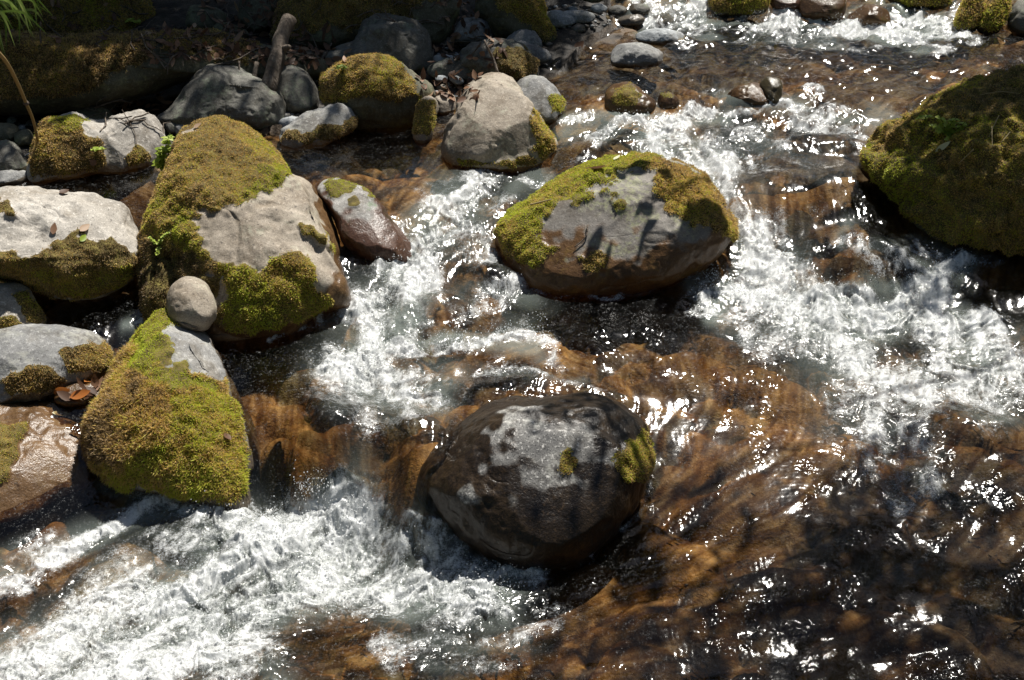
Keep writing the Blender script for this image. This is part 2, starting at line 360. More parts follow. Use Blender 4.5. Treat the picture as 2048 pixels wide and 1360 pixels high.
AMBER = [(830,985,60,70,.9),(580,850,90,110,.9),(640,1290,130,55,1.),(1250,690,330,75,.6),(1420,760,120,70,.7),(985,560,60,50,1.),(890,612,60,40,.9),(1610,1190,90,50,.6),(1460,1290,110,45,.6),(1850,1190,90,40,.5),(1850,1345,120,30,.6),(780,900,80,80,.6),(320,1110,120,40,.7),(150,790,90,40,1.),(1250,1230,150,70,.6),(900,380,200,50,.4)]
gpx, gpy = proj(np.stack([X, Y, gz], -1))
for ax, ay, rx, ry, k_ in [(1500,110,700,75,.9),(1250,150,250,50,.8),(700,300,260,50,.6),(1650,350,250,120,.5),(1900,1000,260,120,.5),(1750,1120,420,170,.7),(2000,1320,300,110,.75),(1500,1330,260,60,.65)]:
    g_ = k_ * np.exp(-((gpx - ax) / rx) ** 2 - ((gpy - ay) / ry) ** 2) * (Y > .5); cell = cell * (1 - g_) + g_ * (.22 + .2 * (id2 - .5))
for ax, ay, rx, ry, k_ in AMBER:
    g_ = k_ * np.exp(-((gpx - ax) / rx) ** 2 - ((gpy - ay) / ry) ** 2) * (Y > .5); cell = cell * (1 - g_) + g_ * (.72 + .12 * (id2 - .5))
G = np.stack([X, Y, gz], -1).reshape(-1, 3)
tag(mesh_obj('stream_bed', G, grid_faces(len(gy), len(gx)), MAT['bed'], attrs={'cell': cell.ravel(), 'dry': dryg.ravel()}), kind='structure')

# ------------------------------------------------------------------ flow field and foam, given where they are seen
ARROWS = [(1400,20,1350,60),(1600,30,1560,70),(1850,30,1800,70),(1400,110,1300,140),(1700,110,1600,140),(1950,120,1850,150),(1200,170,1170,220),(1400,180,1370,230),(1600,190,1580,240),(1750,190,1720,240),
(1250,250,1170,280),(1400,260,1360,300),(1130,290,1050,340),(1050,350,950,400),(930,400,870,470),(850,480,800,560),(800,600,750,670),(740,700,740,770),(720,800,690,860),(620,800,600,900),(560,720,560,780),(570,900,580,980),(680,880,740,980),(760,930,760,1010),
(1350,310,1430,370),(1470,380,1510,460),(1530,480,1560,560),(1650,320,1680,420),(1750,420,1800,500),(1860,540,1850,590),(1600,420,1640,500),(1500,600,1420,630),(1700,610,1720,700),(1950,620,1990,700),
(1300,620,1200,660),(1100,650,1020,700),(1000,740,900,790),(1200,740,1260,770),(1400,740,1430,830),(1380,850,1370,950),(1350,1000,1280,1080),(1600,760,1620,860),(1850,760,1830,880),(1700,950,1600,1030),(2000,950,1900,1040),(1500,1050,1380,1120),(1900,1150,1780,1220),(1200,1150,1080,1190),(1600,1250,1480,1300),(1950,1300,1850,1340),(1250,1290,1120,1320),
(1000,1160,900,1190),(750,1050,640,1110),(560,1050,460,1110),(600,1200,480,1270),(400,1150,280,1220),(200,1250,80,1320),(300,1020,200,1070),(150,980,50,1020),(100,1130,0,1190),(800,1280,700,1320),(980,1320,880,1345),(400,1320,300,1360),
(700,320,780,340),(900,360,880,420),(250,380,280,400),(100,370,180,375),(220,640,260,690),(250,700,200,790)]
ar = np.array(ARROWS, float)
def zfix(px, py): return np.array([onwater(a, b) for a, b in zip(px, py)])
A0 = zfix(ar[:, 0], ar[:, 1]); A1 = zfix(ar[:, 2], ar[:, 3])
DV = (A1 - A0)[:, :2]; DV /= np.linalg.norm(DV, axis=1)[:, None]
FX = np.linspace(-5, 5, 201); FY = np.linspace(1, 11, 201)
fxg, fyg = np.meshgrid(FX, FY, indexing='ij')
d2 = (fxg[..., None] - A0[:, 0]) ** 2 + (fyg[..., None] - A0[:, 1]) ** 2 + .03
wgt = d2 ** -1.6
FD = np.stack([(wgt * DV[:, k]).sum(-1) / wgt.sum(-1) for k in (0, 1)], -1)
FD += .25 * np.stack([tnoise(fxg, fyg, .9, 11), tnoise(fxg, fyg, .9, 12)], -1)
FD /= np.maximum(np.linalg.norm(FD, axis=-1), 1e-6)[..., None]
def flowdir(x, y):
    i = np.clip((x + 5) / 10 * 200, 0, 199.99); j = np.clip((y - 1) / 10 * 200, 0, 199.99)
    a = i.astype(int); b = j.astype(int); u = (i - a)[:, None]; v = (j - b)[:, None]
    return (FD[a, b] * (1 - u) + FD[a + 1, b] * u) * (1 - v) + (FD[a, b + 1] * (1 - u) + FD[a + 1, b + 1] * u) * v
# foam: (polyline in photo pixels, half width, strength)
FOAM = [([(730,990),(640,1030),(540,1080)],75,1.15),([(540,1080),(430,1140),(300,1200)],95,1.05),([(300,1200),(180,1270),(40,1350)],75,.85),([(660,1110),(560,1200),(430,1270)],100,1.0),([(430,1260),(300,1320),(150,1360)],70,.9),
([(760,1050),(830,1090),(860,1110)],55,.8),([(640,1180),(800,1180),(1010,1200)],55,.95),([(1000,1190),(1040,1140),(1050,1120)],32,1.0),([(700,1120),(850,1150),(1000,1170)],50,.75),([(420,1010),(300,1020),(200,1070),(0,1150)],26,.8),([(220,960),(330,990),(450,1020)],26,.7),([(460,1020),(540,1030),(600,990)],30,.9),
([(640,980),(690,985),(730,1010)],35,1.1),([(60,1100),(0,1130)],25,.6),([(330,1330),(460,1330),(560,1350)],40,.7),([(780,1300),(900,1290),(1040,1280)],28,.5),([(850,1340),(1000,1340)],20,.4),
([(1110,330),(1000,370),(900,420)],28,.75),([(900,420),(860,470),(800,540)],60,.95),([(940,430),(960,470),(960,520)],35,.6),([(800,540),(790,590),(770,630)],65,1.0),([(880,600),(960,590),(1040,585)],24,.8),([(770,630),(760,680),(740,730)],75,1.15),([(660,740),(720,710),(800,680),(950,670),(1060,660)],26,1.1),([(1060,660),(1080,680),(1090,700)],20,.7),([(690,740),(760,770),(850,790)],55,.8),([(870,800),(780,830)],40,.5),([(930,750),(1050,745),(1190,755)],14,.55),([(960,490),(1000,540)],30,.5),
([(1150,270),(1220,245),(1330,250),(1450,225)],24,.95),([(1450,225),(1560,215),(1650,225),(1740,240)],20,.8),([(1200,235),(1300,230)],16,.8),([(1290,290),(1390,310),(1450,370)],38,.95),([(1450,370),(1500,440),(1530,520),(1560,580)],62,.85),([(1330,290),(1480,290),(1560,290)],26,.5),([(1430,600),(1560,605),(1700,595),(1800,580),(1900,555)],22,1.15),([(1930,530),(1880,570)],38,1.0),([(1440,560),(1420,590)],24,.8),
([(1560,640),(1720,640),(1860,620)],45,.9),([(1860,620),(1970,680),(1990,740)],55,.9),([(1640,690),(1760,740),(1850,770)],60,.75),([(1880,740),(1980,800)],60,.65),([(1960,760),(2030,780),(1960,840)],22,.7),([(1700,800),(1800,880)],80,.5),([(1780,900),(1860,990)],70,.36),([(1690,470),(1800,520),(1850,560)],22,.8),([(1600,310),(1700,370)],24,.34),([(1640,260),(1760,300)],20,.32),([(1560,320),(1650,310),(1700,330)],18,.3),([(1480,620),(1560,680)],45,.5),
([(1300,30),(1340,25),(1420,45)],28,1.0),([(1310,5),(1420,0)],14,.9),([(1420,45),(1560,42),(1690,45)],14,.8),([(1600,55),(1720,60),(1850,68)],16,1.1),([(1780,15),(1830,40),(1900,60)],24,1.0),([(1860,70),(1930,70)],14,.8),([(1880,0),(1930,10)],16,.7),([(1500,70),(1620,80),(1780,80)],12,.55),([(1120,40),(1180,45)],8,.5),([(260,655),(295,648)],14,.9)]
FOAM += [([(795,985),(845,1040),(905,1095)],22,.6),([(770,960),(800,985)],12,.6),([(572,850),(586,965)],9,.5),([(618,880),(634,978)],8,.55),([(738,925),(748,995)],8,.6),([(660,905),(668,975)],7,.4),([(1010,562),(1100,584),(1260,584),(1400,545)],7,.5),([(850,1030),(930,1088),(1000,1128)],9,.65),([(1296,960),(1274,1018),(1200,1092)],7,.5),([(704,604),(640,645),(540,662)],9,.6),([(940,343),(1090,333)],7,.5),([(790,510),(836,505)],9,.6),([(1800,485),(1900,502)],10,.5),([(1280,840),(1310,900),(1300,960)],7,.45)]  # one line at the round boulder's right edge paints sun glints as white
ANTI = [(640,1290,110,48,.85),(330,1110,90,22,.7),(590,880,70,80,.9),(480,1095,40,20,.5),(1560,395,85,50,.8),(1720,525,70,45,.85),(1700,365,50,40,.7),(1230,297,50,18,.8),(985,560,40,32,.85),(890,612,45,28,.85),(960,640,60,14,.5),(1815,690,35,22,.6),(790,910,60,60,.8)]
def segd(px, py, a, b):
    ax, ay = a; bx, by = b; dx, dy = bx - ax, by - ay
    t = np.clip(((px - ax) * dx + (py - ay) * dy) / max(dx * dx + dy * dy, 1e-9), 0, 1)
    return np.hypot(px - ax - t * dx, (py - ay - t * dy) * 1.0)
def foam_at(px, py, k=1.):
    o = np.zeros(px.shape)
    for pts, wd, s in FOAM:
        d = np.min([segd(px, py, a, b) for a, b in zip(pts[:-1], pts[1:])], axis=0)
        o = np.maximum(o, s * np.exp(-(d / (wd * k)) ** 2 * .8))
    for ax, ay, rx, ry, s in ANTI: o = o * (1 - s * np.exp(-((px - ax) / rx) ** 2 - ((py - ay) / ry) ** 2))
    return o

# ------------------------------------------------------------------ water sheet
PXS = np.arange(-320, 2370, 2.0); PYS = np.r_[np.arange(-80, 300, 1.1), np.arange(300, 1440, 2.0)]
zn = np.interp(PYS, [-80, 300, 1000, 1440], [.85, .53, .1, -.03])
rowP = at(np.full(len(PYS), 1024.), PYS, zn); yrow = rowP[:, 1]; frow = (rowP - CAMP) @ FWD
wx = ((PXS - 1024) / 1024 * TF)[None] * frow[:, None]; wy = np.broadcast_to(yrow[:, None], wx.shape)
x = wx.ravel(); y = wy.ravel().copy()
z = zwater(x, y)
px, py = proj(np.stack([x, y, z], -1))
# warp the foam borders
fw = 1.04 * foam_at(px + 26 * tnoise(x, y, .25, 21) * (1 + 0 * x), py + 16 * tnoise(x, y, .25, 22), .9)
aer = np.clip(foam_at(px + 20 * tnoise(x, y, .3, 23), py + 14 * tnoise(x, y, .3, 24), 1.12), 0, 1) ** 1.6
# streaks along the flow: line integral of noise
def lic(x, y, n, h, wls, offs):
    acc = [np.zeros(len(x), np.float32) for _ in wls]
    for sgn in (1, -1):
        qx, qy = x.copy(), y.copy()
        for k in range(n):
            if k or sgn == 1:
                for a, wl, of in zip(acc, wls, offs): a += tnoise(qx, qy, wl, of)
            d = flowdir(qx, qy); qx += sgn * h * d[:, 0]; qy += sgn * h * d[:, 1]
    return [a / a.std() for a in acc]
s_f, s_m = lic(x, y, 7, .009, (.022, .05), (31, 32))
s_l, s_b = lic(x, y, 8, .03, (.07, .16), (33, 34))
iso = tnoise(x, y, .03, 41, TILE2); iso2 = tnoise(x, y, .07, 42, TILE2); iso3 = tnoise(x, y, .16, 43, TILE2); iso4 = tnoise(x, y, .015, 44, TILE2); iso5 = tnoise(x, y, .0095, 48)
turb = np.clip(fw, 0, 1)
wa = .035 * tnoise(x, y, .11, 51); wb_ = .035 * tnoise(x, y, .11, 52)
isow = tnoise(x + wa, y + wb_, .026, 45, TILE2); iso2w = tnoise(x + wa, y + wb_, .06, 46, TILE2); iso3w = tnoise(x + wa * 1.5, y + wb_ * 1.5, .15, 47, TILE2)
calm = np.zeros(len(x))
for cx, cy, rx, ry in ((720, 340, 190, 80), (230, 370, 200, 60)):
    calm = np.maximum(calm, np.exp(-((px - cx) / rx) ** 2 - ((py - cy) / ry) ** 2))
rip = (1 - .75 * calm) * (.62 + .30 * np.clip(s_b, -1, 1.5) + .30 * np.clip(tnoise(x, y, .45, 61), -1.2, 1.8))
ridge = lambda v: 1 - np.abs(v) * 1.1
Z2 = z.reshape(wx.shape); slope = np.abs(np.gradient(Z2, axis=0) / np.gradient(wy, axis=0)).ravel()
steep = sstep(.12, .5, slope)
band = sstep(-.1, 1.7, .55 * s_l + .75 * s_b + .55 * tnoise(x, y, .12, 62))
farw = sstep(4.8, 6.3, y)
dz = rip * (1 + .7 * steep) * ((.17 + .80 * band) * (.0008 * iso + .0005 * iso2 + .00070 * iso4 + .00038 * iso5 + .0003 * s_f) + .0007 * s_m + .0013 * s_l + .0026 * s_b + .0022 * iso3)
dz += farw * (.0024 * iso2 + .0038 * iso3 + .0022 * s_l + .002 * s_b) * (1 - .6 * calm)
dz += turb ** 1.3 * (.011 * ridge(iso3w) + .004 * ridge(iso2w) + (.0013 * isow + .0010 * iso4) + .007 * s_b + .0035 * s_l + .0012 * s_m)
zz = z + dz
den = fw * 1.05 + np.clip(fw * 1.6, 0, 1) * (.07 * s_f + .11 * s_m + .13 * s_l + .10 * s_b + .09 * ridge(iso2w) + .12 * iso3w + .08 * isow + .07 * iso4) - .12
attrs = {'aer': aer, 'foam': np.clip(den, 0, 1.2), 'flow': np.stack([s_f, s_m, s_l], -1)}
tag(mesh_obj('water', np.stack([x, y, zz], -1), grid_faces(*wx.shape)[:, ::-1], MAT['water'], attrs=attrs), kind='structure')
WXY = (x, y, zz, fw, px, py)

# airborne drops over the white water
k = np.where((fw > .5) & (py > -20) & (py < 1380))[0]
pr = (fw[k] - .45) ** 2 * frow[(k // len(PXS))] ** 1.5; pr /= pr.sum()
k = rng.choice(k, 15000, p=pr)
ico = np.array([[0, 0, 1], [.894, 0, .447], [.276, .851, .447], [-.724, .526, .447], [-.724, -.526, .447], [.276, -.851, .447], [.724, .526, -.447], [-.276, .851, -.447], [-.894, 0, -.447], [-.276, -.851, -.447], [.724, -.526, -.447], [0, 0, -1]])
icf = np.array([[0,1,2],[0,2,3],[0,3,4],[0,4,5],[0,5,1],[1,6,2],[2,7,3],[3,8,4],[4,9,5],[5,10,1],[2,6,7],[3,7,8],[4,8,9],[5,9,10],[1,10,6],[6,11,7],[7,11,8],[8,11,9],[9,11,10],[10,11,6]])
hgt = rng.exponential(.011, len(k)) + .001; rad = rng.uniform(.0006, .0018, len(k)) * rng.choice([1, 1, 1.5], len(k))
c = np.stack([x[k] + rng.normal(0, .02, len(k)), y[k] + rng.normal(0, .02, len(k)), zz[k] + hgt], -1)
BURST = [([(1430,600),(1900,560)],900,.035),([(620,975),(765,1005)],900,.045),([(985,1200),(1045,1135)],350,.018),([(700,730),(1070,655)],700,.03),([(800,545),(770,640)],500,.04),([(1880,575),(1930,530)],400,.05),([(1300,30),(1900,55)],500,.04),([(1440,590),(1420,560)],250,.04),([(1500,215),(1740,235)],250,.02),([(900,430),(960,520)],300,.03),([(1960,850),(2030,775)],250,.03)]
cb = []
for (p0, p1), n_, hh in BURST:
    kk = rng.integers(0, max(4, n_ // 40), n_); cen = rng.uniform(0, 1, n_ // 40 + 5)[kk]; up = rng.gamma(1.6, hh / 1.6, n_ // 40 + 5)[kk]
    qx = p0[0] + (p1[0] - p0[0]) * cen; qy = p0[1] + (p1[1] - p0[1]) * cen
    P_ = np.array([onwater(a, b) for a, b in zip(qx[:1], qy[:1])]) if False else at(qx, qy, np.interp(qy, [0, 50, 230, 570, 700, 980, 1190], [.78, .71, .6, .28, .27, .06, .0]))
    P_ = P_ + rng.normal(0, 1, (n_, 3)) * np.array([.03, .03, .012]); P_[:, 2] += up * rng.uniform(.1, 1, n_)
    cb.append(P_)
cb = np.vstack(cb); c = np.vstack([c, cb]); rad = np.r_[rad, rng.uniform(.0006, .0024, len(cb))]; k = np.arange(len(c))
V = (ico[None] * (rad[:, None] * np.array([1, 1, 1.3]))[:, None] + c[:, None]).reshape(-1, 3)
Fc = (icf[None] + (np.arange(len(k)) * 12)[:, None, None]).reshape(-1, 3)
tag(mesh_obj('spray', V, Fc, MAT['spray']), kind='stuff')

# ------------------------------------------------------------------ boulders
def smooth_closed(pts, n=240):
    p = np.array(pts, float); m_ = len(p)
    d = np.linalg.norm(np.roll(p, -1, 0) - p, axis=1) ** .5
    out = []
    for i in range(m_):
        p0, p1, p2, p3 = p[i - 1], p[i], p[(i + 1) % m_], p[(i + 2) % m_]
        t = np.linspace(0, 1, max(3, n // m_), endpoint=False)[:, None]
        out.append(.5 * ((2 * p1) + (-p0 + p2) * t + (2 * p0 - 5 * p1 + 4 * p2 - p3) * t ** 2 + (-p0 + 3 * p1 - 3 * p2 + p3) * t ** 3))
    return np.vstack(out)
def poly_sd(px, py, poly):                  # signed distance, positive inside
    P = np.array(poly, float); n = len(P); d = np.full(px.shape, 1e9); ins = np.zeros(px.shape, bool)
    for i in range(n):
        a, b = P[i], P[(i + 1) % n]
        d = np.minimum(d, segd(px, py, a, b))
        if a[1] != b[1]:
            c = ((a[1] > py) != (b[1] > py)) & (px < (b[0] - a[0]) * (py - a[1]) / (b[1] - a[1]) + a[0]); ins ^= c
    return np.where(ins, d, -d)
def tufts(P, N, tone, ln, wd, seed, down=.25, spread=.85):
    r = np.random.default_rng(seed); n = len(P)
    d = N * 1.0 + r.normal(0, spread, (n, 3)); d[:, 2] -= down * r.uniform(0, 1.5, n)
    d /= np.linalg.norm(d, axis=1)[:, None]
    s = np.cross(d, r.normal(0, 1, (n, 3))); s /= np.maximum(np.linalg.norm(s, axis=1), 1e-6)[:, None]
    L = np.asarray(ln) * r.uniform(.5, 1.3, n)[:, None]; W = wd * r.uniform(.7, 1.3, n)[:, None]
    b = P - N * .002; bend = r.normal(0, .25, (n, 3)) * L; bend[:, 2] -= .15 * L[:, 0]
    V = np.stack([b, b + d * L * .5 + s * W + bend * .3, b + d * L + bend, b + d * L * .5 - s * W + bend * .3], 1).reshape(-1, 3)
    return V, np.arange(n * 4).reshape(-1, 4), np.repeat(np.clip(tone, 0, 1), 4)
def boulder(name, label, cat, mat, outline, pole=None, base=None, D=1.0, lean=.35, wet=.05, moss=(), ridges=(), seed=1, rough=1.0, res=None, pw=(2.4, 2.0), ext=.2, group=None, surf=None, parent_moss='moss', dz=0., back=.9, near=0., cuts=5, cushk=1.):
    o = np.array(outline, float)
    if pole is None: pole = (o[:, 0].mean(), o[:, 1].mean() + .1 * np.ptp(o[:, 1]))
    if base is None: base = (o[:, 0].mean(), o[:, 1].max())
    pole = np.array(pole, float); top = o[:, 1].min()
    P0 = onscene(*base) if surf is None else onwater(*base, surf)
    P0 = P0 + np.array([0, 0, dz]) - near * rays(*base) / np.linalg.norm(rays(*base))
    wv = np.clip((o[:, 1] - pole[1]) / max(base[1] - pole[1], 5), 0, 1.3) ** 2
    o[:, 1] += wv * ext * max(base[1] - pole[1], .3 * np.ptp(o[:, 1]))
    dense = smooth_closed(o)
    vd = rays(*pole); vd = vd / np.linalg.norm(vd); upv = UPV - vd * (UPV @ vd); upv /= np.linalg.norm(upv)
    dist = np.linalg.norm(P0 - CAMP); mpp = dist * TF / 1024
    half = .5 * min(np.ptp(o[:, 0]), np.ptp(o[:, 1])) * mpp * 1.05
    Dm = half * D
    pc = P0 + vd * Dm * .5
    nrm = -vd + lean * upv
    ang = np.arctan2(dense[:, 1] - pole[1], dense[:, 0] - pole[0]); rad = np.hypot(dense[:, 0] - pole[0], dense[:, 1] - pole[1])
    so_ = np.argsort(ang); ang, rad = ang[so_], rad[so_]
    size = np.ptp(o[:, 0])
    if res is None: res = int(np.clip(size * .55, 26, 190))
    nth, nph = int(res * 1.7), res
    th = np.linspace(-math.pi, math.pi, nth, endpoint=False)
    ro = np.interp(th, ang, rad, period=2 * math.pi)
    ro = (ro + np.roll(ro, 1) + np.roll(ro, -1)) / 3
    ph = np.linspace(0, math.pi, nph)
    a, b = pw
    rr = np.sin(ph); rr = np.where(ph < math.pi / 2, 1 - (1 - rr) * 1.0, rr)
    dep = np.cos(ph); 
    r_ = np.abs(np.sin(ph)) ** (2 / a); d_ = np.sign(dep) * np.abs(dep) ** (2 / b)
    d_ = np.where(d_ < 0, d_ * back, d_)
    PX = pole[0] + r_[:, None] * (ro * np.cos(th))[None]; PY = pole[1] + r_[:, None] * (ro * np.sin(th))[None]
    ry = rays(PX, PY); t = ((pc - CAMP) @ nrm) / (ry @ nrm)
    Pn = CAMP + ry * t[..., None]
    dd = np.broadcast_to((d_ * Dm)[:, None], PX.shape).copy()
    for pts, wpx, amp in ridges:
        rd = np.min([segd(PX, PY, p, q) for p, q in zip(pts[:-1], pts[1:])], axis=0)
        dd += amp * half * np.exp(-rd / wpx) * (d_[:, None] > 0) * np.clip((1 - r_[:, None]) * 6, 0, 1)
    Pn = Pn - vd * dd[..., None]
    V = Pn.reshape(-1, 3); F = grid_faces(nph, nth, True)
    N = vnormals(V, F)
    if ((V - V.mean(0)) * N).sum() < 0: N = -N; F = F[:, ::-1]
    sd = seed * 31
    amp = half * rough
    disp = amp * (.10 * fbm3(V, 1.1 / half, 3, sd) + .035 * fbm3(V, 4.5 / half, 3, sd + 5)) + .0035 * (1 - np.abs(noise3(V, 11, sd + 61)) * 2) * rough - .003 * np.clip(noise3(V, 28, sd + 62) - .35, 0, 1) * 3
    # flattened facets
    q = noise3(V, 1.7 / half, sd + 9); disp -= amp * .10 * np.clip(q - .25, 0, 1)
    cr = 1 - np.abs(noise3(V, 2.3 / half, sd + 13)) * 14; disp -= amp * .02 * np.clip(cr, 0, 1)
    V = V + N * disp[:, None]
    if cuts:
        rr_ = np.random.default_rng(sd + 3); c0 = V.mean(0)
        for _ in range(cuts):
            dk = -vd * rr_.uniform(.1, .9) + RGT * rr_.normal(0, .45) + np.array([0, 0, 1]) * rr_.uniform(0, 1.1); dk /= np.linalg.norm(dk)
            hh_ = (V - c0) @ dk; lim = hh_.max() * rr_.uniform(.80, .93)
            V = V - dk * (np.clip(hh_ - lim, 0, None) * .75)[:, None]
    px, py = proj(V)
    mz = np.full(len(V), -60.); tone = np.zeros(len(V)); lnv = np.full(len(V), .012)
    wob = 14 * noise3(V, 14, sd + 21) + 9 * noise3(V, 40, sd + 22)
    for poly, tn, ln in moss:
        sdv = poly_sd(px, py, poly) + wob * min(1, size / 350)
        g = (sdv > mz) | (sdv > -3); mz = np.maximum(mz, sdv); tone = np.where(g, tn, tone); lnv = np.where(g, ln, lnv)
    mm = sstep(-8, 10, mz) if moss else np.zeros(len(V))
    mm = mm * sstep(-.005, .05, V[:, 2] - zwater(V[:, 0], V[:, 1]) + .02 * noise3(V, 18, sd + 71))
    cush = mm * (.011 + .013 * (.7 * noise3(V, 12, sd + 31) + .6 * noise3(V, 34, sd + 32))) * min(1, half / .25) * cushk
    V = V + N * cush[:, None]
    zr = V[:, 2] - zwater(V[:, 0], V[:, 1])
    wt = 1 - sstep(wet * .4, wet * 1.5 + .005, zr + wet * (.3 * noise3(V, 6, sd + 41) + .25 * noise3(V, 22, sd + 42))) if wet > 0 else np.zeros(len(V))
    loc = P0
    ob = mesh_obj(name, V - loc, F, MAT[mat], attrs={'moss': mm, 'wet': wt}, loc=loc)
    tag(ob, label, cat, group)
    if moss:
        fc = V[F].mean(1); fa = np.linalg.norm(np.cross(V[F[:, 2]] - V[F[:, 0]], V[F[:, 3]] - V[F[:, 1]]), axis=1) / 2
        fN = N[F].mean(1); fm = mm[F].mean(1)
        fi = np.repeat(np.arange(nph - 1), nth)
        vis = (fi < nph * .62) & (zr[F].mean(1) > -.02) & (fm > .35)
        dist_f = np.linalg.norm(P0 - CAMP)
        dens = 300000 * (3.5 / max(dist_f, 2.5)) ** 2
        wgt = fa * vis * fm; tot = wgt.sum()
        nb = int(min(dens * tot, 150000))
        if nb > 50:
            r = np.random.default_rng(sd)
            k = r.choice(len(fc), nb, p=wgt / tot); cw = r.dirichlet((1, 1, 1, 1), nb)
            Pp = (V[F[k]] * cw[..., None]).sum(1); Nn = fN[k]; Nn = Nn / np.linalg.norm(Nn, axis=1)[:, None]
            tn = tone[F[k]].mean(1) + .20 * noise3(Pp, 5, sd + 53) + .14 * noise3(Pp, 11, sd + 51) + .14 * noise3(Pp, 26, sd + 52) + r.normal(0, .17, nb)
            ln = lnv[F[k]].mean(1); sc_ = (dist_f / 3.5) ** .7
            Vm, Fm, tt = tufts(Pp - loc, Nn, tn, (ln * sc_)[:, None] * .55, .0013 * sc_, sd)
            mo = mesh_obj(parent_moss, Vm, Fm, MAT['moss'], ob, {'tint': tt}, smooth=False)
            mo['kind'] = 'stuff'
    return ob

# ------------------------------------------------------------------ the boulders (outlines in photo pixels)
BO = 'boulder'
boulder('boulder', 'large cone-shaped boulder with golden brown moss cap and bare tan face', BO, 'tan',
    [(440,236),(485,250),(522,280),(557,312),(580,340),(612,362),(640,392),(662,428),(678,470),(684,510),(698,550),(708,592),(690,604),(655,612),(600,648),(540,658),(450,655),(380,655),(320,650),(297,640),(282,600),(283,560),(290,510),(297,460),(305,410),(316,360),(335,310),(358,272),(395,246)],
    pole=(480,440), base=(540,655), D=.95, lean=.62, wet=.13, seed=1, cuts=2, rough=.6,
    ridges=[([(555,330),(600,375),(612,420),(640,500),(690,590)], 22, .20), ([(350,520),(365,580),(360,650)], 60, -.45)],
    moss=[([(440,225),(490,240),(530,275),(580,335),(566,360),(520,392),(470,412),(415,420),(400,440),(408,480),(420,512),(470,525),(440,560),(380,560),(330,540),(270,660),(270,560),(300,420),(340,280)], .5, .012),
          ([(550,330),(575,340),(560,370),(520,395),(490,380)], .82, .012), ([(385,420),(412,450),(420,510),(400,520),(360,500),(350,450)], .85, .012),
          ([(430,520),(470,535),(500,540),(545,520),(600,516),(635,550),(662,600),(640,625),(560,665),(470,670),(440,620),(450,570)], .72, .016),
          ([(600,455),(650,470),(668,500),(650,490),(610,470)], .8, .009), ([(270,480),(330,490),(400,520),(440,560),(440,650),(300,670),(260,600)], .12, .012)])  # last patch: moss darkened to carry the shade of the overhang
boulder('boulder', 'mossy front boulder with brown and olive moss and a bare grey patch on top', BO, 'grey',
    [(335,626),(368,640),(400,662),(432,700),(452,738),(466,768),(484,810),(502,850),(520,920),(524,985),(505,1015),(440,1005),(370,985),(300,965),(240,948),(192,922),(176,872),(184,830),(210,770),(232,728),(262,690),(292,655),(315,634)],
    pole=(355,830), base=(380,975), D=.95, lean=.55, wet=.03, seed=2, rough=.5, cuts=0,
    ridges=[([(380,690),(430,750),(470,830),(500,930)], 18, .12)],
    moss=[([(335,618),(352,640),(325,665),(325,690),(345,690),(300,700),(335,745),(400,752),(445,765),(480,820),(510,880),(530,960),(520,1020),(360,1000),(180,940),(165,870),(215,750),(270,660)], .62, .018),
          ([(260,690),(300,720),(280,760),(330,770),(340,820),(330,880),(240,930),(150,910),(160,800),(230,700)], .33, .026), ([(340,745),(440,765),(455,790),(400,790),(300,770)], .44, .022),
          ([(295,690),(335,670),(340,700),(310,725),(290,740),(335,748),(420,770),(440,790),(330,760),(270,740)], .9, .012), ([(310,628),(338,618),(350,635),(310,668),(280,680)], .78, .012),
          ([(352,722),(372,718),(374,730),(356,734)], .85, .008), ([(325,700),(338,690),(340,720),(330,730)], .85, .008)])
boulder('boulder', 'small smooth egg-shaped grey stone leaning against the cone-shaped mossy boulder', 'stone', 'tan',
    [(378,553),(412,566),(432,606),(432,640),(410,656),(372,655),(340,640),(332,610),(340,576),(358,558)], pole=(384,610), base=(390,652), D=1.0, lean=.3, wet=0, seed=3, rough=.35, ext=.1, near=.22, cuts=1)
boulder('boulder', 'broad pale sunlit boulder with a dark mossy underside at left edge of photo', BO, 'white',
    [(-90,400),(0,381),(60,377),(150,380),(220,394),(256,410),(271,440),(282,470),(287,510),(272,540),(245,568),(180,588),(110,582),(55,560),(0,548),(-80,540),(-130,480)], pole=(110,470), base=(180,600), D=.95, lean=.45, wet=0, seed=4, rough=.7, ext=.1, dz=.06,
    ridges=[([(-60,520),(60,515),(150,505),(280,490)], 34, .30)],
    moss=[([(-120,525),(0,515),(60,512),(110,500),(140,462),(170,455),(200,480),(250,500),(290,505),(300,560),(190,610),(40,580),(-120,560)], .30, .010), ([(60,540),(150,535),(250,540),(240,575),(120,585)], .6, .010), ([(-60,400),(20,398),(20,425),(-50,440)], .2, .01)])
boulder('boulder', 'small pale rock with an olive moss stripe below the broad pale boulder, left edge', 'rock', 'white',
    [(-60,575),(0,565),(40,562),(70,590),(97,642),(92,660),(0,668),(-60,660)], pole=(20,618), base=(40,662), lean=.4, wet=.02, seed=5,
    moss=[([(20,590),(50,580),(85,620),(90,660),(70,650),(50,630)], .62, .012), ([(-40,640),(20,635),(50,655),(0,668)], .6, .01)])
boulder('boulder', 'smooth long grey boulder with dark moss tufts along its lower side, left edge', BO, 'grey',
    [(-90,680),(0,656),(60,649),(120,650),(180,664),(215,690),(232,716),(215,742),(150,775),(60,795),(-80,795)], pole=(70,715), base=(80,792), D=.9, lean=.4, wet=.03, seed=6, rough=.5,
    moss=[([(118,695),(160,690),(225,685),(235,725),(190,740),(140,735)], .33, .014), ([(0,760),(50,735),(95,725),(130,765),(90,785),(20,795)], .36, .014)])
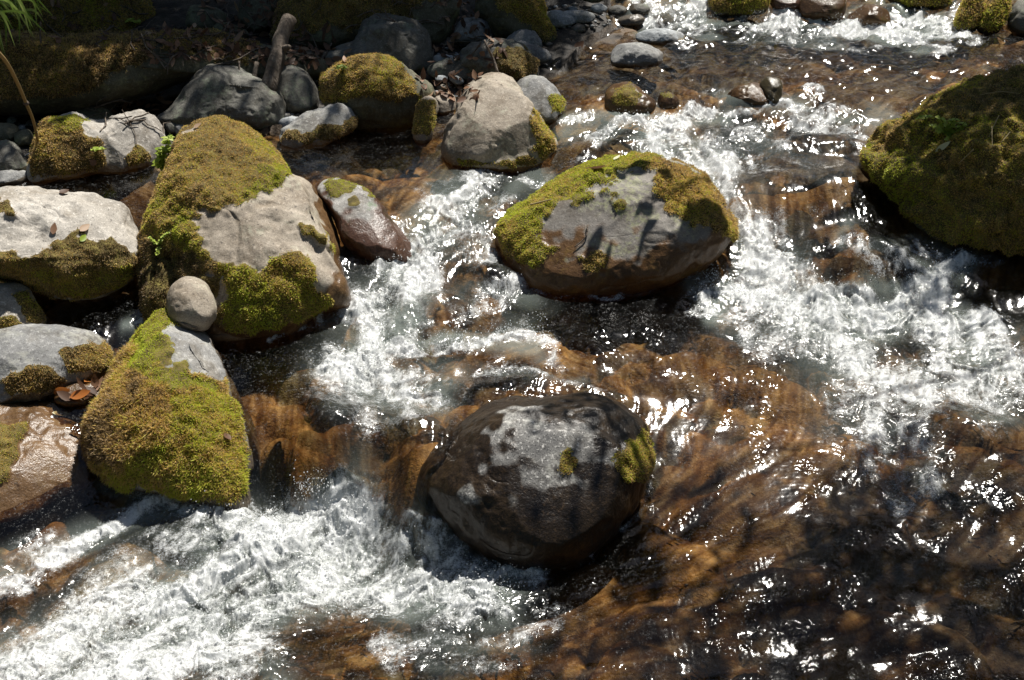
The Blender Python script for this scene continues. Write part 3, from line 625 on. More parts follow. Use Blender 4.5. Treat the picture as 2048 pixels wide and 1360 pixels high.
boulder('boulder', 'flat wet brown rock slab sloping into the stream at lower left', 'rock', 'tan',
    [(-90,810),(0,800),(60,797),(112,814),(160,832),(186,860),(197,915),(190,950),(130,975),(60,1000),(-90,1010)], pole=(70,890), base=(60,985), D=.55, lean=.9, wet=.34, seed=7, rough=.5,
    moss=[([(-80,870),(0,840),(30,850),(60,830),(70,850),(30,890),(20,960),(-60,990)], .6, .010)])
boulder('boulder', 'round speckled boulder with a pale dry crown and wet shaded front, foreground centre', BO, 'speck',
    [(1075,792),(1150,789),(1222,805),(1266,830),(1290,852),(1302,900),(1298,950),(1274,1010),(1222,1068),(1150,1112),(1080,1132),(1000,1122),(930,1085),(872,1032),(838,985),(846,930),(880,888),(910,855),(960,815),(1012,797)],
    pole=(1075,985), base=(1080,1120), D=1.05, lean=.3, wet=.215, seed=8, rough=.4, cuts=1,
    moss=[([(1120,900),(1145,895),(1160,930),(1140,950),(1122,935)], .38, .012), ([(1225,920),(1260,885),(1295,860),(1310,920),(1290,965),(1240,960)], .66, .013)])
boulder('boulder', 'wide sunlit grey boulder with a yellow-green moss collar, centre right', BO, 'face',
    [(1240,314),(1290,307),(1350,324),(1402,350),(1437,390),(1461,430),(1467,462),(1442,500),(1402,532),(1342,562),(1262,580),(1180,584),(1100,580),(1042,562),(1010,520),(994,482),(996,450),(1020,420),(1060,395),(1100,365),(1150,335),(1190,320)],
    pole=(1235,470), base=(1230,578), D=.95, lean=.55, wet=.17, seed=9, rough=.5, cuts=2, 
    moss=[([(985,500),(985,440),(1060,390),(1150,330),(1240,300),(1330,312),(1320,335),(1250,345),(1210,370),(1150,400),(1090,430),(1080,470),(1110,510),(1060,530),(1010,520)], .74, .013),
          ([(1310,330),(1360,325),(1410,350),(1475,440),(1470,480),(1430,470),(1370,440),(1340,420),(1310,380),(1320,350)], .5, .018), ([(1150,510),(1180,500),(1210,520),(1200,545),(1160,545)], .55, .012),
          ([(1130,405),(1150,400),(1155,415),(1130,418)], .8, .008), ([(1230,400),(1245,402),(1245,412),(1232,412)], .75, .008)])
boulder('boulder', 'huge dark moss-covered boulder with a small fern on it, at right edge', BO, 'olive',
    [(2060,148),(1980,160),(1900,185),(1842,220),(1792,260),(1752,300),(1722,332),(1756,375),(1790,420),(1820,462),(1862,488),(1950,498),(2060,500),(2200,495),(2320,440),(2340,330),(2280,220),(2180,165)],
    pole=(2010,350), base=(1960,492), D=.9, lean=.45, wet=0, seed=10, rough=.45, ext=.1, cushk=2.6,
    moss=[([(2060,130),(1880,175),(1780,255),(1710,330),(1790,440),(1850,505),(2060,520),(2350,520),(2400,300),(2200,130)], .56, .014), ([(1740,310),(1800,300),(1880,350),(1900,400),(1800,410),(1760,370)], .88, .014), ([(2060,150),(1930,180),(1850,230),(1900,240),(2060,220),(2200,200)], .36, .012)])  # tones carry light: body dimmed for shade, left flank raised as sunlit
boulder('boulder', 'pale grey pointed boulder with a smooth fluted face and moss on its right flank', BO, 'tan',
    [(985,148),(1016,152),(1046,180),(1070,220),(1092,255),(1112,282),(1090,312),(1072,330),(1000,340),(940,337),(895,316),(887,290),(900,240),(915,195),(935,165),(960,152)],
    pole=(985,250), base=(1000,336), D=.95, lean=.6, wet=.01, seed=11, rough=.9, ridges=[([(985,150),(1040,200),(1055,260),(1085,330)], 14, .18), ([(935,180),(925,240),(900,310)], 12, .10)],
    moss=[([(1050,225),(1075,225),(1120,290),(1080,335),(1065,300)], .7, .013), ([(910,318),(960,322),(1070,310),(1085,330),(1000,345),(920,340)], .55, .011)])
boulder('boulder', 'dark grey boulder with a bright moss tuft, tucked behind the pale pointed boulder', BO, 'grey',
    [(1050,157),(1080,154),(1112,178),(1133,208),(1126,236),(1092,250),(1050,240),(1028,200),(1030,170)], pole=(1085,205), base=(1095,246), lean=.45, wet=.02, seed=12, moss=[([(1092,195),(1115,190),(1135,205),(1125,232),(1100,225)], .86, .012)])
boulder('boulder', 'dome-shaped boulder with a golden moss cap and black shaded front, upper middle', BO, 'olive',
    [(750,110),(802,124),(842,154),(872,182),(860,225),(842,245),(800,258),(740,258),(692,244),(657,216),(648,180),(655,145),(690,118),(720,110)], pole=(750,180), base=(760,256), D=.85, lean=.05, wet=0, seed=13, rough=.5, ext=.1,
    moss=[([(720,100),(760,105),(800,125),(830,165),(840,195),(800,205),(740,195),(690,200),(640,200),(640,150),(690,115)], .46, .013)])
boulder('boulder', 'big blue-grey boulder with a sharp upper edge, in shade behind the mossy cone', BO, 'darkgrey',
    [(430,131),(472,139),(522,160),(560,180),(571,202),(566,242),(530,255),(470,250),(400,255),(335,245),(312,233),(350,198),(382,158),(408,137)], pole=(455,205), base=(450,252), D=.8, lean=.4, wet=0, seed=14, rough=.8, ridges=[([(380,165),(450,168),(520,175),(568,200)], 9, .22)])
boulder('boulder', 'round slate-grey boulder below the broken log', BO, 'darkgrey', [(580,130),(612,145),(631,170),(639,202),(622,218),(572,218),(545,192),(535,160),(553,137)], pole=(588,178), base=(595,217), lean=.3, wet=0, seed=15, rough=.5)
boulder('boulder', 'tall grey faceted boulder standing on the back bank behind the golden moss dome', BO, 'darkgrey',
    [(765,29),(812,35),(850,60),(869,100),(866,132),(800,146),(720,136),(655,128),(652,112),(700,82),(728,45)], pole=(775,95), base=(780,140), D=.9, lean=.4, wet=0, seed=16, ridges=[([(765,30),(800,80),(800,140)], 14, .2), ([(700,85),(760,60),(850,70)], 10, .1)])
boulder('boulder', 'huge dark brown boulder filling the bank behind the tall grey boulder', BO, 'olive',
    [(600,-70),(740,-90),(850,-70),(905,-10),(912,40),(890,78),(830,90),(740,95),(620,95),(555,85),(550,20)], pole=(730,30), base=(740,92), D=.7, lean=.3, wet=0, seed=17, moss=[([(540,-100),(840,-100),(870,0),(800,40),(640,60),(540,90)], .3, .012)])
boulder('boulder', 'dark moss-topped boulder sloping to the water, back centre', BO, 'olive',
    [(975,-50),(1040,-60),(1080,-10),(1098,40),(1117,72),(1092,84),(1030,72),(972,55),(950,20)], pole=(1030,25), base=(1060,78), D=.9, lean=.4, wet=0, seed=18, moss=[([(970,-70),(1060,-60),(1110,60),(1090,84),(1060,50),(1000,20)], .48, .012)])
for pts, lab, mt, sd in [
    ([(930,36),(962,36),(984,55),(980,80),(940,84),(905,78),(915,52)], 'blue-grey wedge stone between the two dark mossy back boulders', 'grey', 20),
    ([(1050,58),(1072,66),(1086,88),(1070,96),(1020,88),(1012,80),(1030,63)], 'grey rounded stone at the foot of the sloping mossy back boulder', 'grey', 21),
    ([(1020,84),(1070,90),(1100,108),(1095,122),(1050,122),(1000,108)], 'flat greenish-grey stone at the water edge beside the dark humped boulder', 'grey', 22),
    ([(900,118),(945,120),(956,140),(950,156),(900,156),(858,150),(860,128)], 'box-shaped grey stone behind the pale pointed boulder', 'darkgrey', 24),
    ([(870,110),(905,112),(912,120),(870,124)], 'thin pale flat stone on the back bank', 'pebble', 25),
    ([(872,152),(888,150),(896,158),(884,163),(872,160)], 'tiny grey pebble on the litter beside the box-shaped stone', 'pebble', 26),
    ([(902,152),(918,153),(928,164),(914,168),(900,160)], 'small blue-grey pebble left of the pale pointed boulder top', 'pebble', 27),
    ([(940,148),(968,147),(975,156),(950,160),(936,156)], 'pale blue slab just behind the pale pointed boulder', 'pebble', 28),
    ([(870,190),(898,186),(914,205),(908,226),(880,230),(870,212)], 'pale angular stone wedged left of the pale pointed boulder', 'tan', 30),
    ([(562,240),(585,231),(606,240),(600,258),(572,262),(558,252)], 'small pale blue stone in the dark pool edge', 'pebble', 31),
    ([(190,182),(215,185),(230,205),(225,222),(190,220),(178,205)], 'small brown stone on the shaded bank behind the sunlit rock', 'olive', 32),
    ([(170,212),(205,212),(225,228),(215,245),(150,245),(142,230)], 'low brown stone in shade touching the sunlit rock', 'olive', 33),
    ([(0,282),(30,285),(52,318),(55,345),(0,350),(-40,340),(-40,300)], 'grey-blue angular rock in shade at left edge', 'darkgrey', 34),
    ([(-30,345),(20,340),(54,345),(48,366),(0,372),(-40,368)], 'pale flat rock at the dark water edge, far left', 'grey', 35),
    ([(30,268),(55,258),(66,272),(62,288),(36,290)], 'small mossy grey stone at far left below the reed stalk', 'olive', 36),
    ([(-20,250),(25,248),(38,262),(30,280),(-20,282)], 'dull olive stone at the left edge under the overhang', 'olive', 37),
    ([(330,240),(348,238),(362,250),(356,264),(335,262)], 'small dark grey pebble left of the blue-grey boulder foot', 'darkgrey', 38),
    ([(352,250),(374,252),(378,268),(356,270)], 'small grey pebble right behind the mossy cone tip', 'grey', 39),
    ([(380,15),(420,12),(455,30),(462,55),(420,60),(375,50)], 'dark mossy stone on the back bank left of the log', 'olive', 40),
    ([(490,-10),(540,-20),(556,10),(550,50),(500,62),(478,30)], 'greyish mossy rock on the back bank above the log', 'olive', 41),
    ([(430,48),(470,50),(500,66),(480,78),(430,76)], 'flat dark stone lying on the leaf litter ledge', 'olive', 42),
    ([(580,92),(625,100),(660,105),(660,128),(600,132),(570,118)], 'flat tan slab on the leaf litter beside the log', 'tan', 43)]:
    boulder('stone', lab, 'stone', mt, pts, lean=.4, wet=.015, seed=sd, rough=.8, surf=None)
boulder('boulder', 'dark humped mossy boulder with a thin twig in front, at the back pool edge', BO, 'darkgrey',
    [(940,88),(985,78),(1030,84),(1062,104),(1078,130),(1066,152),(1020,160),(960,150),(918,130),(920,104)], pole=(1005,120), base=(1010,156), lean=.3, wet=.02, seed=23, moss=[([(985,95),(1040,92),(1075,120),(1070,155),(1000,160),(985,125)], .28, .01)])
boulder('rock', 'low dark rock with a sunlit flat top and mossy sides in the dark pool', 'rock', 'grey',
    [(560,262),(600,235),(640,215),(675,206),(700,214),(708,245),(690,268),(640,285),(590,294),(562,288)], pole=(640,255), base=(630,288), D=.8, lean=.55, wet=0, seed=50, moss=[([(555,270),(600,262),(660,250),(715,235),(710,280),(590,300),(555,295)], .25, .012)])
boulder('rock', 'leaning mossy rock slab beside the pale pointed boulder', 'rock', 'tan', [(845,190),(868,194),(874,215),(868,250),(858,278),(840,287),(826,270),(830,235),(838,205)], pole=(850,240), base=(845,285), lean=.5, wet=.01, seed=51, moss=[([(835,195),(872,200),(870,250),(850,290),(822,280),(830,230)], .5, .010)])
boulder('boulder', 'sunlit pale rock with dark mossy left half on the left bank', BO, 'white',
    [(150,230),(190,240),(260,222),(300,228),(328,255),(338,290),(312,320),(270,338),(215,345),(130,350),(62,350),(66,300),(88,248),(120,235)], pole=(215,290), base=(220,345), D=.85, lean=.5, wet=0, seed=52, ext=.1,
    ridges=[([(190,240),(230,290),(245,335)], 12, .15)],
    moss=[([(85,240),(150,228),(178,255),(200,280),(205,330),(190,360),(55,360),(60,290)], .45, .014), ([(105,240),(150,230),(175,250),(160,265),(115,262)], .82, .012), ([(240,320),(275,300),(300,320),(270,345)], .6, .01)])
boulder('boulder', 'wet purple-brown boulder with green algae on its pale top, head of the left rapid', BO, 'purple',
    [(660,360),(690,358),(722,372),(748,396),(775,430),(810,470),(836,502),(810,515),(740,512),(690,490),(665,440),(640,400),(634,378)], pole=(720,440), base=(750,505), D=.8, lean=.55, wet=.12, seed=53, rough=.6,
    moss=[([(640,365),(690,355),(730,372),(745,395),(712,380),(690,390),(672,408),(655,392)], .85, .008), ([(690,395),(710,390),(715,408),(695,412)], .8, .004)])
# rocks upstream and in the rapids
for pts, lab, mt, sd, wt in [
    ([(1250,86),(1300,88),(1330,110),(1322,128),(1260,135),(1222,126),(1224,100)], 'flat-topped grey rock standing in the upper pool', 'grey', 60, .03),
    ([(1300,58),(1340,58),(1372,70),(1366,84),(1310,88),(1272,80),(1276,66)], 'low blue-grey rock just behind the flat-topped grey rock', 'pebble', 61, .02),
    ([(1735,10),(1765,14),(1782,32),(1770,48),(1710,48),(1690,42),(1708,22)], 'rounded wet brown rock in the back cascade', 'brown', 62, .4),
    ([(1540,154),(1562,160),(1566,182),(1556,205),(1535,200),(1520,175),(1524,160)], 'small upright olive-brown stone against the low brown stone', 'olive', 63, .1),
    ([(1480,172),(1520,168),(1545,190),(1548,208),(1500,212),(1455,206),(1456,188)], 'low wet brown stone in the upper riffle, beside an upright one', 'brown', 64, .4),
    ([(1215,175),(1250,164),(1285,180),(1312,205),(1300,226),(1240,228),(1212,215)], 'mossy wet rock where the upper pool spills over', 'brown', 65, .1),
    ([(1318,190),(1340,186),(1358,200),(1350,216),(1318,214)], 'little wet stone with a moss fleck at the spill line', 'brown', 66, .1),
    ([(1425,-30),(1480,-40),(1535,-20),(1532,22),(1480,30),(1424,26)], 'dark mossy rock at the top of the back cascade', 'olive', 67, .03),
    ([(1600,-20),(1650,-30),(1692,0),(1680,34),(1640,40),(1590,25)], 'dark wet rock left of the rounded brown rock in the back cascade', 'brown', 68, .3),
    ([(1545,-25),(1590,-20),(1600,10),(1570,22),(1540,10)], 'narrow dark rock between two rocks of the back cascade', 'purple', 69, .3),
    ([(1780,-40),(1860,-50),(1900,-20),(1895,10),(1830,14),(1780,4)], 'low mossy rock across the back of the cascade, top right', 'olive', 70, .05),
    ([(1945,-40),(1975,-30),(1972,20),(1955,55),(1925,60),(1910,40),(1928,0)], 'steep mossy rock spur at top right, the left one of the pair', 'olive', 71, .02),
    ([(1990,-40),(2020,-20),(2014,30),(1995,62),(1968,64),(1952,50),(1972,10)], 'steep mossy rock spur at top right, the right one of the pair', 'olive', 72, .02),
    ([(2030,5),(2070,0),(2110,30),(2100,70),(2040,72),(2016,50)], 'dark smooth rock at the top right corner', 'darkgrey', 73, .03),
    ([(120,780),(160,765),(200,770),(215,790),(190,806),(140,812),(110,800)], 'orange wet stone between the smooth long boulder and the mossy front boulder', 'brown', 80, .4),
    ([(1090,25),(1120,22),(1150,38),(1140,50),(1105,52),(1090,40)], 'pale blue-grey stone at the back shore, below the sloping mossy boulder', 'pebble', 81, .02),
    ([(1120,26),(1160,20),(1190,30),(1180,42),(1130,44)], 'flat pale stone on the back shore', 'pebble', 82, .02),
    ([(1185,10),(1205,8),(1215,18),(1200,25),(1184,20)], 'small rounded stone at the back shore, near the cascade', 'pebble', 83, .02),
    ([(1220,14),(1245,12),(1256,24),(1240,32),(1218,28)], 'grey rounded stone at the back shore, second from the cascade', 'darkgrey', 84, .02),
    ([(1262,10),(1290,8),(1300,20),(1285,28),(1258,24)], 'dark rounded stone at the back shore, right beside the cascade', 'darkgrey', 85, .02),
    ([(1170,-15),(1200,-18),(1215,-6),(1195,4),(1165,0)], 'dim stone at the top edge above the back shore', 'olive', 86, .02),
    ([(1236,36),(1275,28),(1290,40),(1270,50),(1236,48)], 'low wet stone at the waterline left of the cascade', 'grey', 87, .05)]:
    mo = []
    if mt == 'olive' and sd in (67, 70, 71, 72): mo = [([(p[0] + (p[0] - np.mean([q[0] for q in pts])) * .2, p[1] + (p[1] - np.mean([q[1] for q in pts])) * .2) for p in pts], .62, .012)]
    if sd == 65: mo = [([(1225,175),(1260,168),(1285,190),(1270,215),(1230,210)], .55, .008)]
    if sd == 66: mo = [([(1318,186),(1340,182),(1350,196),(1325,200)], .85, .008)]
    boulder('rock' if sd < 81 else 'stone', lab, 'rock' if sd < 81 else 'stone', mt, pts, lean=.45, wet=wt, seed=sd, rough=.7, moss=mo, dz={74: -.07, 75: -.13, 76: -.17, 77: -.12, 78: -.07, 79: -.07, 64: -.03}.get(sd, 0))
# the undercut bank: two big mossy ledges, moss tone darkened for the deep shade
boulder('rock_ledge', 'dark overhanging rock ledge with moss and leaf litter on top, left bank', 'rock ledge', 'olive',
    [(-260,60),(0,72),(140,74),(300,66),(420,62),(520,88),(640,112),(655,150),(560,168),(430,150),(300,190),(200,215),(60,225),(-250,225)], pole=(240,130), base=(240,232), D=1.3, lean=.5, wet=0, seed=90, rough=.5, ext=0, dz=.1,
    moss=[([(-260,40),(0,65),(300,60),(330,100),(250,130),(160,190),(-260,220)], .22, .02), ([(320,60),(420,62),(520,95),(480,120),(330,110)], .3, .015)])
boulder('boulder', 'large mossy boulder on top of the ledge, top left corner', BO, 'olive',
    [(-220,-160),(0,-170),(180,-130),(270,-40),(312,40),(300,80),(200,92),(0,92),(-220,92)], pole=(70,0), base=(100,90), D=.8, lean=.5, wet=0, seed=91, rough=.6, ext=.05, moss=[([(-240,-190),(200,-160),(330,40),(300,100),(-240,100)], .4, .018)])

# ------------------------------------------------------------------ placing small things on what is already built
from mathutils import Vector
bpy.context.view_layer.update()
SOLID = [o for o in COL.objects if o.type == 'MESH' and o.parent is None and o.name.split('.')[0] in ('boulder', 'stone', 'rock', 'rock_ledge', 'stream_bed')]
def hit(px, py):
    d = rays(px, py); d = d / np.linalg.norm(d); best = None
    for o in SOLID:
        l = Vector(CAMP) - o.location
        ok, p, n, i = o.ray_cast(l, Vector(d))
        if ok and (best is None or (p - l).length < best[0]): best = ((p - l).length, np.array(p + o.location), np.array(n), o.name)
    global LAST; LAST = best[3]
    return best[1], best[2]
def tube(name, pts, radii, mat, parent=None, seg=7, jit=0., seed=0):
    P = np.array(pts, float); n = len(P); r = np.random.default_rng(seed)
    T = np.gradient(P, axis=0); T /= np.linalg.norm(T, axis=1)[:, None]
    ref = np.array([.3, .2, .9]) if abs(T[0] @ np.array([.3, .2, .9])) < .9 else np.array([1., 0, 0])
    A = np.cross(T, ref); A /= np.linalg.norm(A, axis=1)[:, None]; B = np.cross(T, A)
    th = np.linspace(0, 2 * math.pi, seg, endpoint=False)
    rad = np.asarray(radii, float)[:, None] * (1 + jit * r.normal(0, 1, (n, seg)))
    V = P[:, None] + rad[..., None] * (np.cos(th)[None, :, None] * A[:, None] + np.sin(th)[None, :, None] * B[:, None])
    V = V.reshape(-1, 3); F = grid_faces(n, seg, True)
    fl = F.tolist() + [list(range(seg))[::-1], [(n - 1) * seg + k for k in range(seg)]]
    cnt = np.array([len(f) for f in fl]); idx = np.concatenate([np.array(f) for f in fl])
    loc = P[0] if parent is None else np.zeros(3)
    return mesh_obj(name, V - loc, (cnt, idx), mat, parent, loc=loc if parent is None else None)
def spline(pts, n=16):
    p = np.array(pts, float); p = np.vstack([2 * p[0] - p[1], p, 2 * p[-1] - p[-2]]); out = []
    m_ = len(p) - 3
    for i in range(m_):
        t = np.linspace(0, 1, max(3, n // m_), endpoint=(i == m_ - 1))[:, None]; a, b, c, d = p[i:i + 4]
        out.append(.5 * (2 * b + (c - a) * t + (2 * a - 5 * b + 4 * c - d) * t ** 2 + (3 * b - a - 3 * c + d) * t ** 3))
    return np.vstack(out)
def leafgeo(c, d, nrm, L, W, curl=.15, seg=5, tip=.5):
    """one curved pointed leaf: spine from c along d, lying in the plane of nrm"""
    d = d / np.linalg.norm(d); s = np.cross(nrm, d); s /= np.linalg.norm(s); u = np.cross(d, s)
    t = np.linspace(0, 1, seg + 1); wv = W * np.sin(math.pi * t ** (.8)) ** .8; wv[0] = wv[-1] = W * .03
    sp = c + np.outer(t * L, d) + np.outer(-curl * L * t ** 2, u) * -1
    V = np.stack([sp - wv[:, None] * s + .25 * wv[:, None] * u, sp, sp + wv[:, None] * s + .25 * wv[:, None] * u], 1).reshape(-1, 3)
    return V, grid_faces(seg + 1, 3)
def gather(parts):
    V = []; F = []; T = []; o = 0
    for v, f, t in parts: V.append(v); F.append(f + o); T.append(np.full(len(v), t)); o += len(v)
    return np.vstack(V), np.vstack(F), np.concatenate(T)
def leaf_thing(name, label, px0, px1, W, mat, tint=.5, curl=.12, lift_=.006, cat='leaf'):
    a, n = hit(*px0); b, n2 = hit(*px1); n = (n + n2); n /= np.linalg.norm(n)
    b = a + (b - a) * 1.0
    v, f = leafgeo(a + n * lift_, b - a, n, np.linalg.norm(b - a), W, curl, 8)
    o = mesh_obj(name, v - a, f, MAT[mat], None, {'tint': np.full(len(v), tint)}, loc=a)
    return tag(o, label, cat)
def twig(name, label, pix, r0, r1, mat='bark', depth=0., cat='twig', lifts=None):
    ps = []
    for i, q in enumerate(pix):
        p, n = hit(*q); p = p + n * (r0 + .004)
        if lifts: p = at(np.array(q[0], float), np.array(q[1], float), p[2]) if lifts[i] == 0 else None if lifts[i] is None else p + (CAMP - p) / np.linalg.norm(CAMP - p) * lifts[i]
        ps.append(p)
    s = spline(ps, 12)
    o = tube(name, s, np.linspace(r0, r1, len(s)), MAT[mat], seg=6, jit=.06)
    if mat != 'bark':
        a = o.data.attributes.new('tint', 'FLOAT', 'POINT'); a.data.foreach_set('value', np.full(len(o.data.vertices), .5, np.float32))
    return tag(o, label, cat)
def onray(px, py, dist): d = rays(px, py); return CAMP + d / np.linalg.norm(d) * dist

# broken log and sticks on the bank
a, n = hit(532, 168); d0 = np.linalg.norm(a - CAMP)
_b = onray(580, 36, d0 + .2); s = spline([a - np.array([0, 0, .05]), a + (_b - a) * .35 + np.array([.01, 0, 0]), a + (_b - a) * .7 - np.array([.008, 0, 0]), _b], 18)
lg = tube('log', s, .043 + .002 * np.sin(np.arange(len(s)) * 1.3) - .006 * np.linspace(0, 1, len(s)), MAT['bark'], seg=16, jit=.025, seed=3)
tag(lg, 'thick broken log leaning up between the shaded grey boulders on the bank', 'log')
tube('knot', [s[9] - s[0] + np.array([.03, -.02, 0]), s[9] - s[0] + np.array([.065, -.05, .02])], [.02, .013], MAT['bark'], lg, 7, .1)
for pts, lab, r in [([(478, 122), (477, 142)], 'short upright grey stick behind the blue-grey boulder', .007), ([(514, 124), (505, 152)], 'short brown stake just left of the leaning log', .014)]:
    b, n = hit(*pts[1]); dd = np.linalg.norm(b - CAMP)
    s = spline([b - np.array([0, 0, .03]), onray(*pts[0], dd + .03)], 6)
    tag(tube('stick', s, np.linspace(r, r * .8, len(s)), MAT['bark'], seg=7, jit=.06), lab, 'stick')
b, n = hit(556, 130); dd = np.linalg.norm(b - CAMP)
tag(tube('twig', spline([b, onray(566, 112, dd - .02), onray(580, 92, dd)], 9), np.linspace(.008, .003, 9)[:len(spline([b, b + .1, b + .2], 9))] if False else np.linspace(.008, .003, len(spline([b, onray(566, 112, dd - .02), onray(580, 92, dd)], 9))), MAT['bark'], seg=6), 'thin twig propped on the right side of the leaning log', 'twig')
b, n = hit(994, 147); dd = np.linalg.norm(b - CAMP) + .05
s = spline([onray(996, 150, dd), onray(985, 115, dd + .02), onray(975, 95, dd), onray(969, 80, dd + .02)], 14)
tag(tube('twig', s, np.linspace(.009, .004, len(s)), MAT['bark'], seg=6, jit=.08), 'thin pale twig standing up behind the pale pointed boulder', 'twig')
b, n = hit(640, 118); dd = np.linalg.norm(b - CAMP)
s = spline([b, onray(625, 108, dd - .06), onray(605, 112, dd - .05)], 9)
tag(tube('twig', s, np.linspace(.006, .003, len(s)), MAT['bark'], seg=6), 'forked dry twig on the flat tan slab beside the log', 'twig')
# reed stalk arching in at the left edge
b, n = hit(76, 284); dd = np.linalg.norm(b - CAMP)
s = spline([b, onray(66, 240, dd - .12), onray(52, 206, dd - .22), onray(32, 160, dd - .36), onray(8, 118, dd - .5), onray(-40, 70, dd - .65)], 24)
rd = tube('reed_stalk', s, np.linspace(.006, .009, len(s)), MAT['straw'], seg=7)
tag(rd, 'long dry brown reed stalk arching over the left bank', 'reed')
kk = tube('joint', [s[8] - s[0] - .006, s[8] - s[0], s[8] - s[0] + .006], [.009, .014, .009], MAT['bark'], rd)

def herb(label, base, stems, leaves, L, W, mat, name='plant', seed=1, tint=(.3, 1.), droop=.2):
    b, n = hit(*base); r = np.random.default_rng(seed)
    e = bpy.data.objects.new(name, None); COL.objects.link(e); e.location = tuple(b); e.empty_display_size = .05
    tag(e, label, 'plant'); dd = np.linalg.norm(b - CAMP); parts = []
    for st_, nl in zip(stems, [int(q * 1.8) for q in leaves]):
        pts = [b] + [onray(q[0], q[1], dd - .03 - .02 * i + (q[2] if len(q) > 2 else 0)) for i, q in enumerate(st_)]
        s = spline(pts, 12)
        tube('stem', s - b, np.linspace(.0028, .0012, len(s)), MAT['leafstem'], e, 5)
        for k in range(nl):
            t = .25 + .75 * (k + r.uniform(0, .8)) / nl; p = s[min(int(t * (len(s) - 1)), len(s) - 1)] - b
            an = k * 2.4 + r.uniform(-.4, .4); dr = np.array([math.cos(an), math.sin(an) * .8, r.uniform(-.2, .5)])
            nr = np.array([dr[0] * -.3, -.35 + r.normal(0, .3), 1.])
            v, f = leafgeo(p, dr, nr, L * r.uniform(.5, 1.), .9 * W * r.uniform(.8, 1.15), -droop, 5)
            parts.append((v, f, r.uniform(*tint)))
    V, F, T = gather(parts)
    lo = mesh_obj('leaves', V, F, MAT[mat], e, {'tint': T}); lo['kind'] = 'stuff'
    return e
MAT['leafstem'] = leaf_mat('green_stem', [(0, (.10, .14, .03)), (1, (.2, .25, .07))], .1)
herb('bright green leafy herb growing up the left side of the mossy cone-shaped boulder', (326, 345), [[(322, 320), (330, 295), (340, 266)], [(318, 330), (322, 310), (316, 296)], [(330, 325), (345, 290)]], [30, 14, 14], .034, .011, 'leaf', seed=4)
herb('vivid green ferny seedling on the huge mossy boulder at right', (1895, 272), [[(1880, 262), (1862, 250)], [(1888, 252), (1880, 232)], [(1900, 250), (1912, 236)], [(1910, 262), (1930, 244)], [(1896, 270), (1905, 283)]], [14, 16, 16, 14, 8], .03, .011, 'leaf', seed=6, tint=(.55, 1.))
herb('tiny round-leaved sprig left of the vivid green seedling on the huge mossy boulder', (1850, 240), [[(1842, 234), (1836, 238)], [(1852, 234), (1860, 233)]], [6, 6], .02, .009, 'leaf', seed=8)
herb('tiny pale green stonecrop on the dark left flank of the mossy cone boulder', (318, 490), [[(308, 484), (298, 474)], [(322, 478), (340, 462)], [(316, 500), (314, 512)]], [16, 18, 14], .013, .006, 'leaf', seed=9, tint=(.7, 1.))
herb('small green sprig on the dark mossy half of the sunlit bank rock', (195, 300), [[(190, 298), (186, 301)], [(200, 297), (206, 299)]], [5, 5], .03, .01, 'leaf', seed=10)
herb('small green sprout on the golden moss dome', (684, 140), [[(680, 134), (676, 138)], [(688, 132), (692, 138)]], [6, 6], .025, .01, 'leaf', seed=12)
herb('small green seedling on the mossy ledge beside the top left boulder', (268, 48), [[(262, 40), (255, 44)], [(272, 42), (278, 46)]], [6, 6], .035, .014, 'leaf', seed=13)
herb('pale green herb caught on the wet rock at the top right cascade', (1872, 50), [[(1865, 46), (1858, 50)], [(1880, 42), (1892, 36)]], [6, 7], .06, .016, 'leaf', seed=14, tint=(.7, 1))
# grass tuft hanging in at the top left corner
b, n = hit(15, 70); r = np.random.default_rng(5); e = bpy.data.objects.new('grass_tuft', None); COL.objects.link(e); e.location = tuple(b)
tag(e, 'tuft of long sunlit grass blades drooping in at the top left corner', 'grass tuft'); dd = np.linalg.norm(b - CAMP) - .25
for k in range(46):
    x0, y0 = r.uniform(-90, 40), r.uniform(-60, 30); x1, y1 = x0 + r.uniform(10, 110), y0 + r.uniform(20, 95)
    d1 = dd - r.uniform(0, .4)
    s = spline([onray(x0, y0, d1), onray((x0 + x1) / 2 + r.uniform(0, 12), (y0 + y1) / 2 - r.uniform(8, 24), d1 - .05), onray(x1, y1, d1 - .08)], 9)
    T = np.gradient(s, axis=0); sd_ = np.cross(T, np.array([r.normal(0, .3), -1, .6])); sd_ /= np.linalg.norm(sd_, axis=1)[:, None]
    ww = .006 * np.sin(np.linspace(.5, math.pi - .03, len(s)))[:, None]
    V = np.stack([s - sd_ * ww, s + sd_ * ww], 1).reshape(-1, 3) - b
    mesh_obj('blade', V, grid_faces(len(s), 2), MAT['grassb'], e, {'tint': np.full(len(V), r.uniform(.2, 1))})

# single leaves and straws
leaf_thing('leaf', 'curled yellow leaf lying on the bare grey top of the mossy front boulder', (400, 686), (442, 712), .010, 'yellow', .4)
leaf_thing('leaf', 'long pale lance-shaped leaf on the huge mossy boulder', (1872, 303), (1903, 282), .012, 'paleleaf', .6)
leaf_thing('leaf', 'white curved leaf on the wet slab at lower left', (103, 828), (140, 834), .012, 'paleleaf', 1.)
leaf_thing('leaf', 'reddish brown dead leaf on top of the wide sunlit boulder', (1172, 340), (1208, 346), .022, 'dead', .5, .2)
leaf_thing('leaf', 'small white fleck of a leaf on the crown of the wide sunlit boulder', (1228, 322), (1240, 316), .01, 'paleleaf', 1.)
leaf_thing('leaf', 'pinkish dead leaf on the broad pale boulder, above its moss', (160, 464), (178, 452), .014, 'dead', .95)
leaf_thing('leaf', 'small green leaf on the moss of the broad pale boulder', (160, 484), (170, 472), .011, 'leaf', .5)
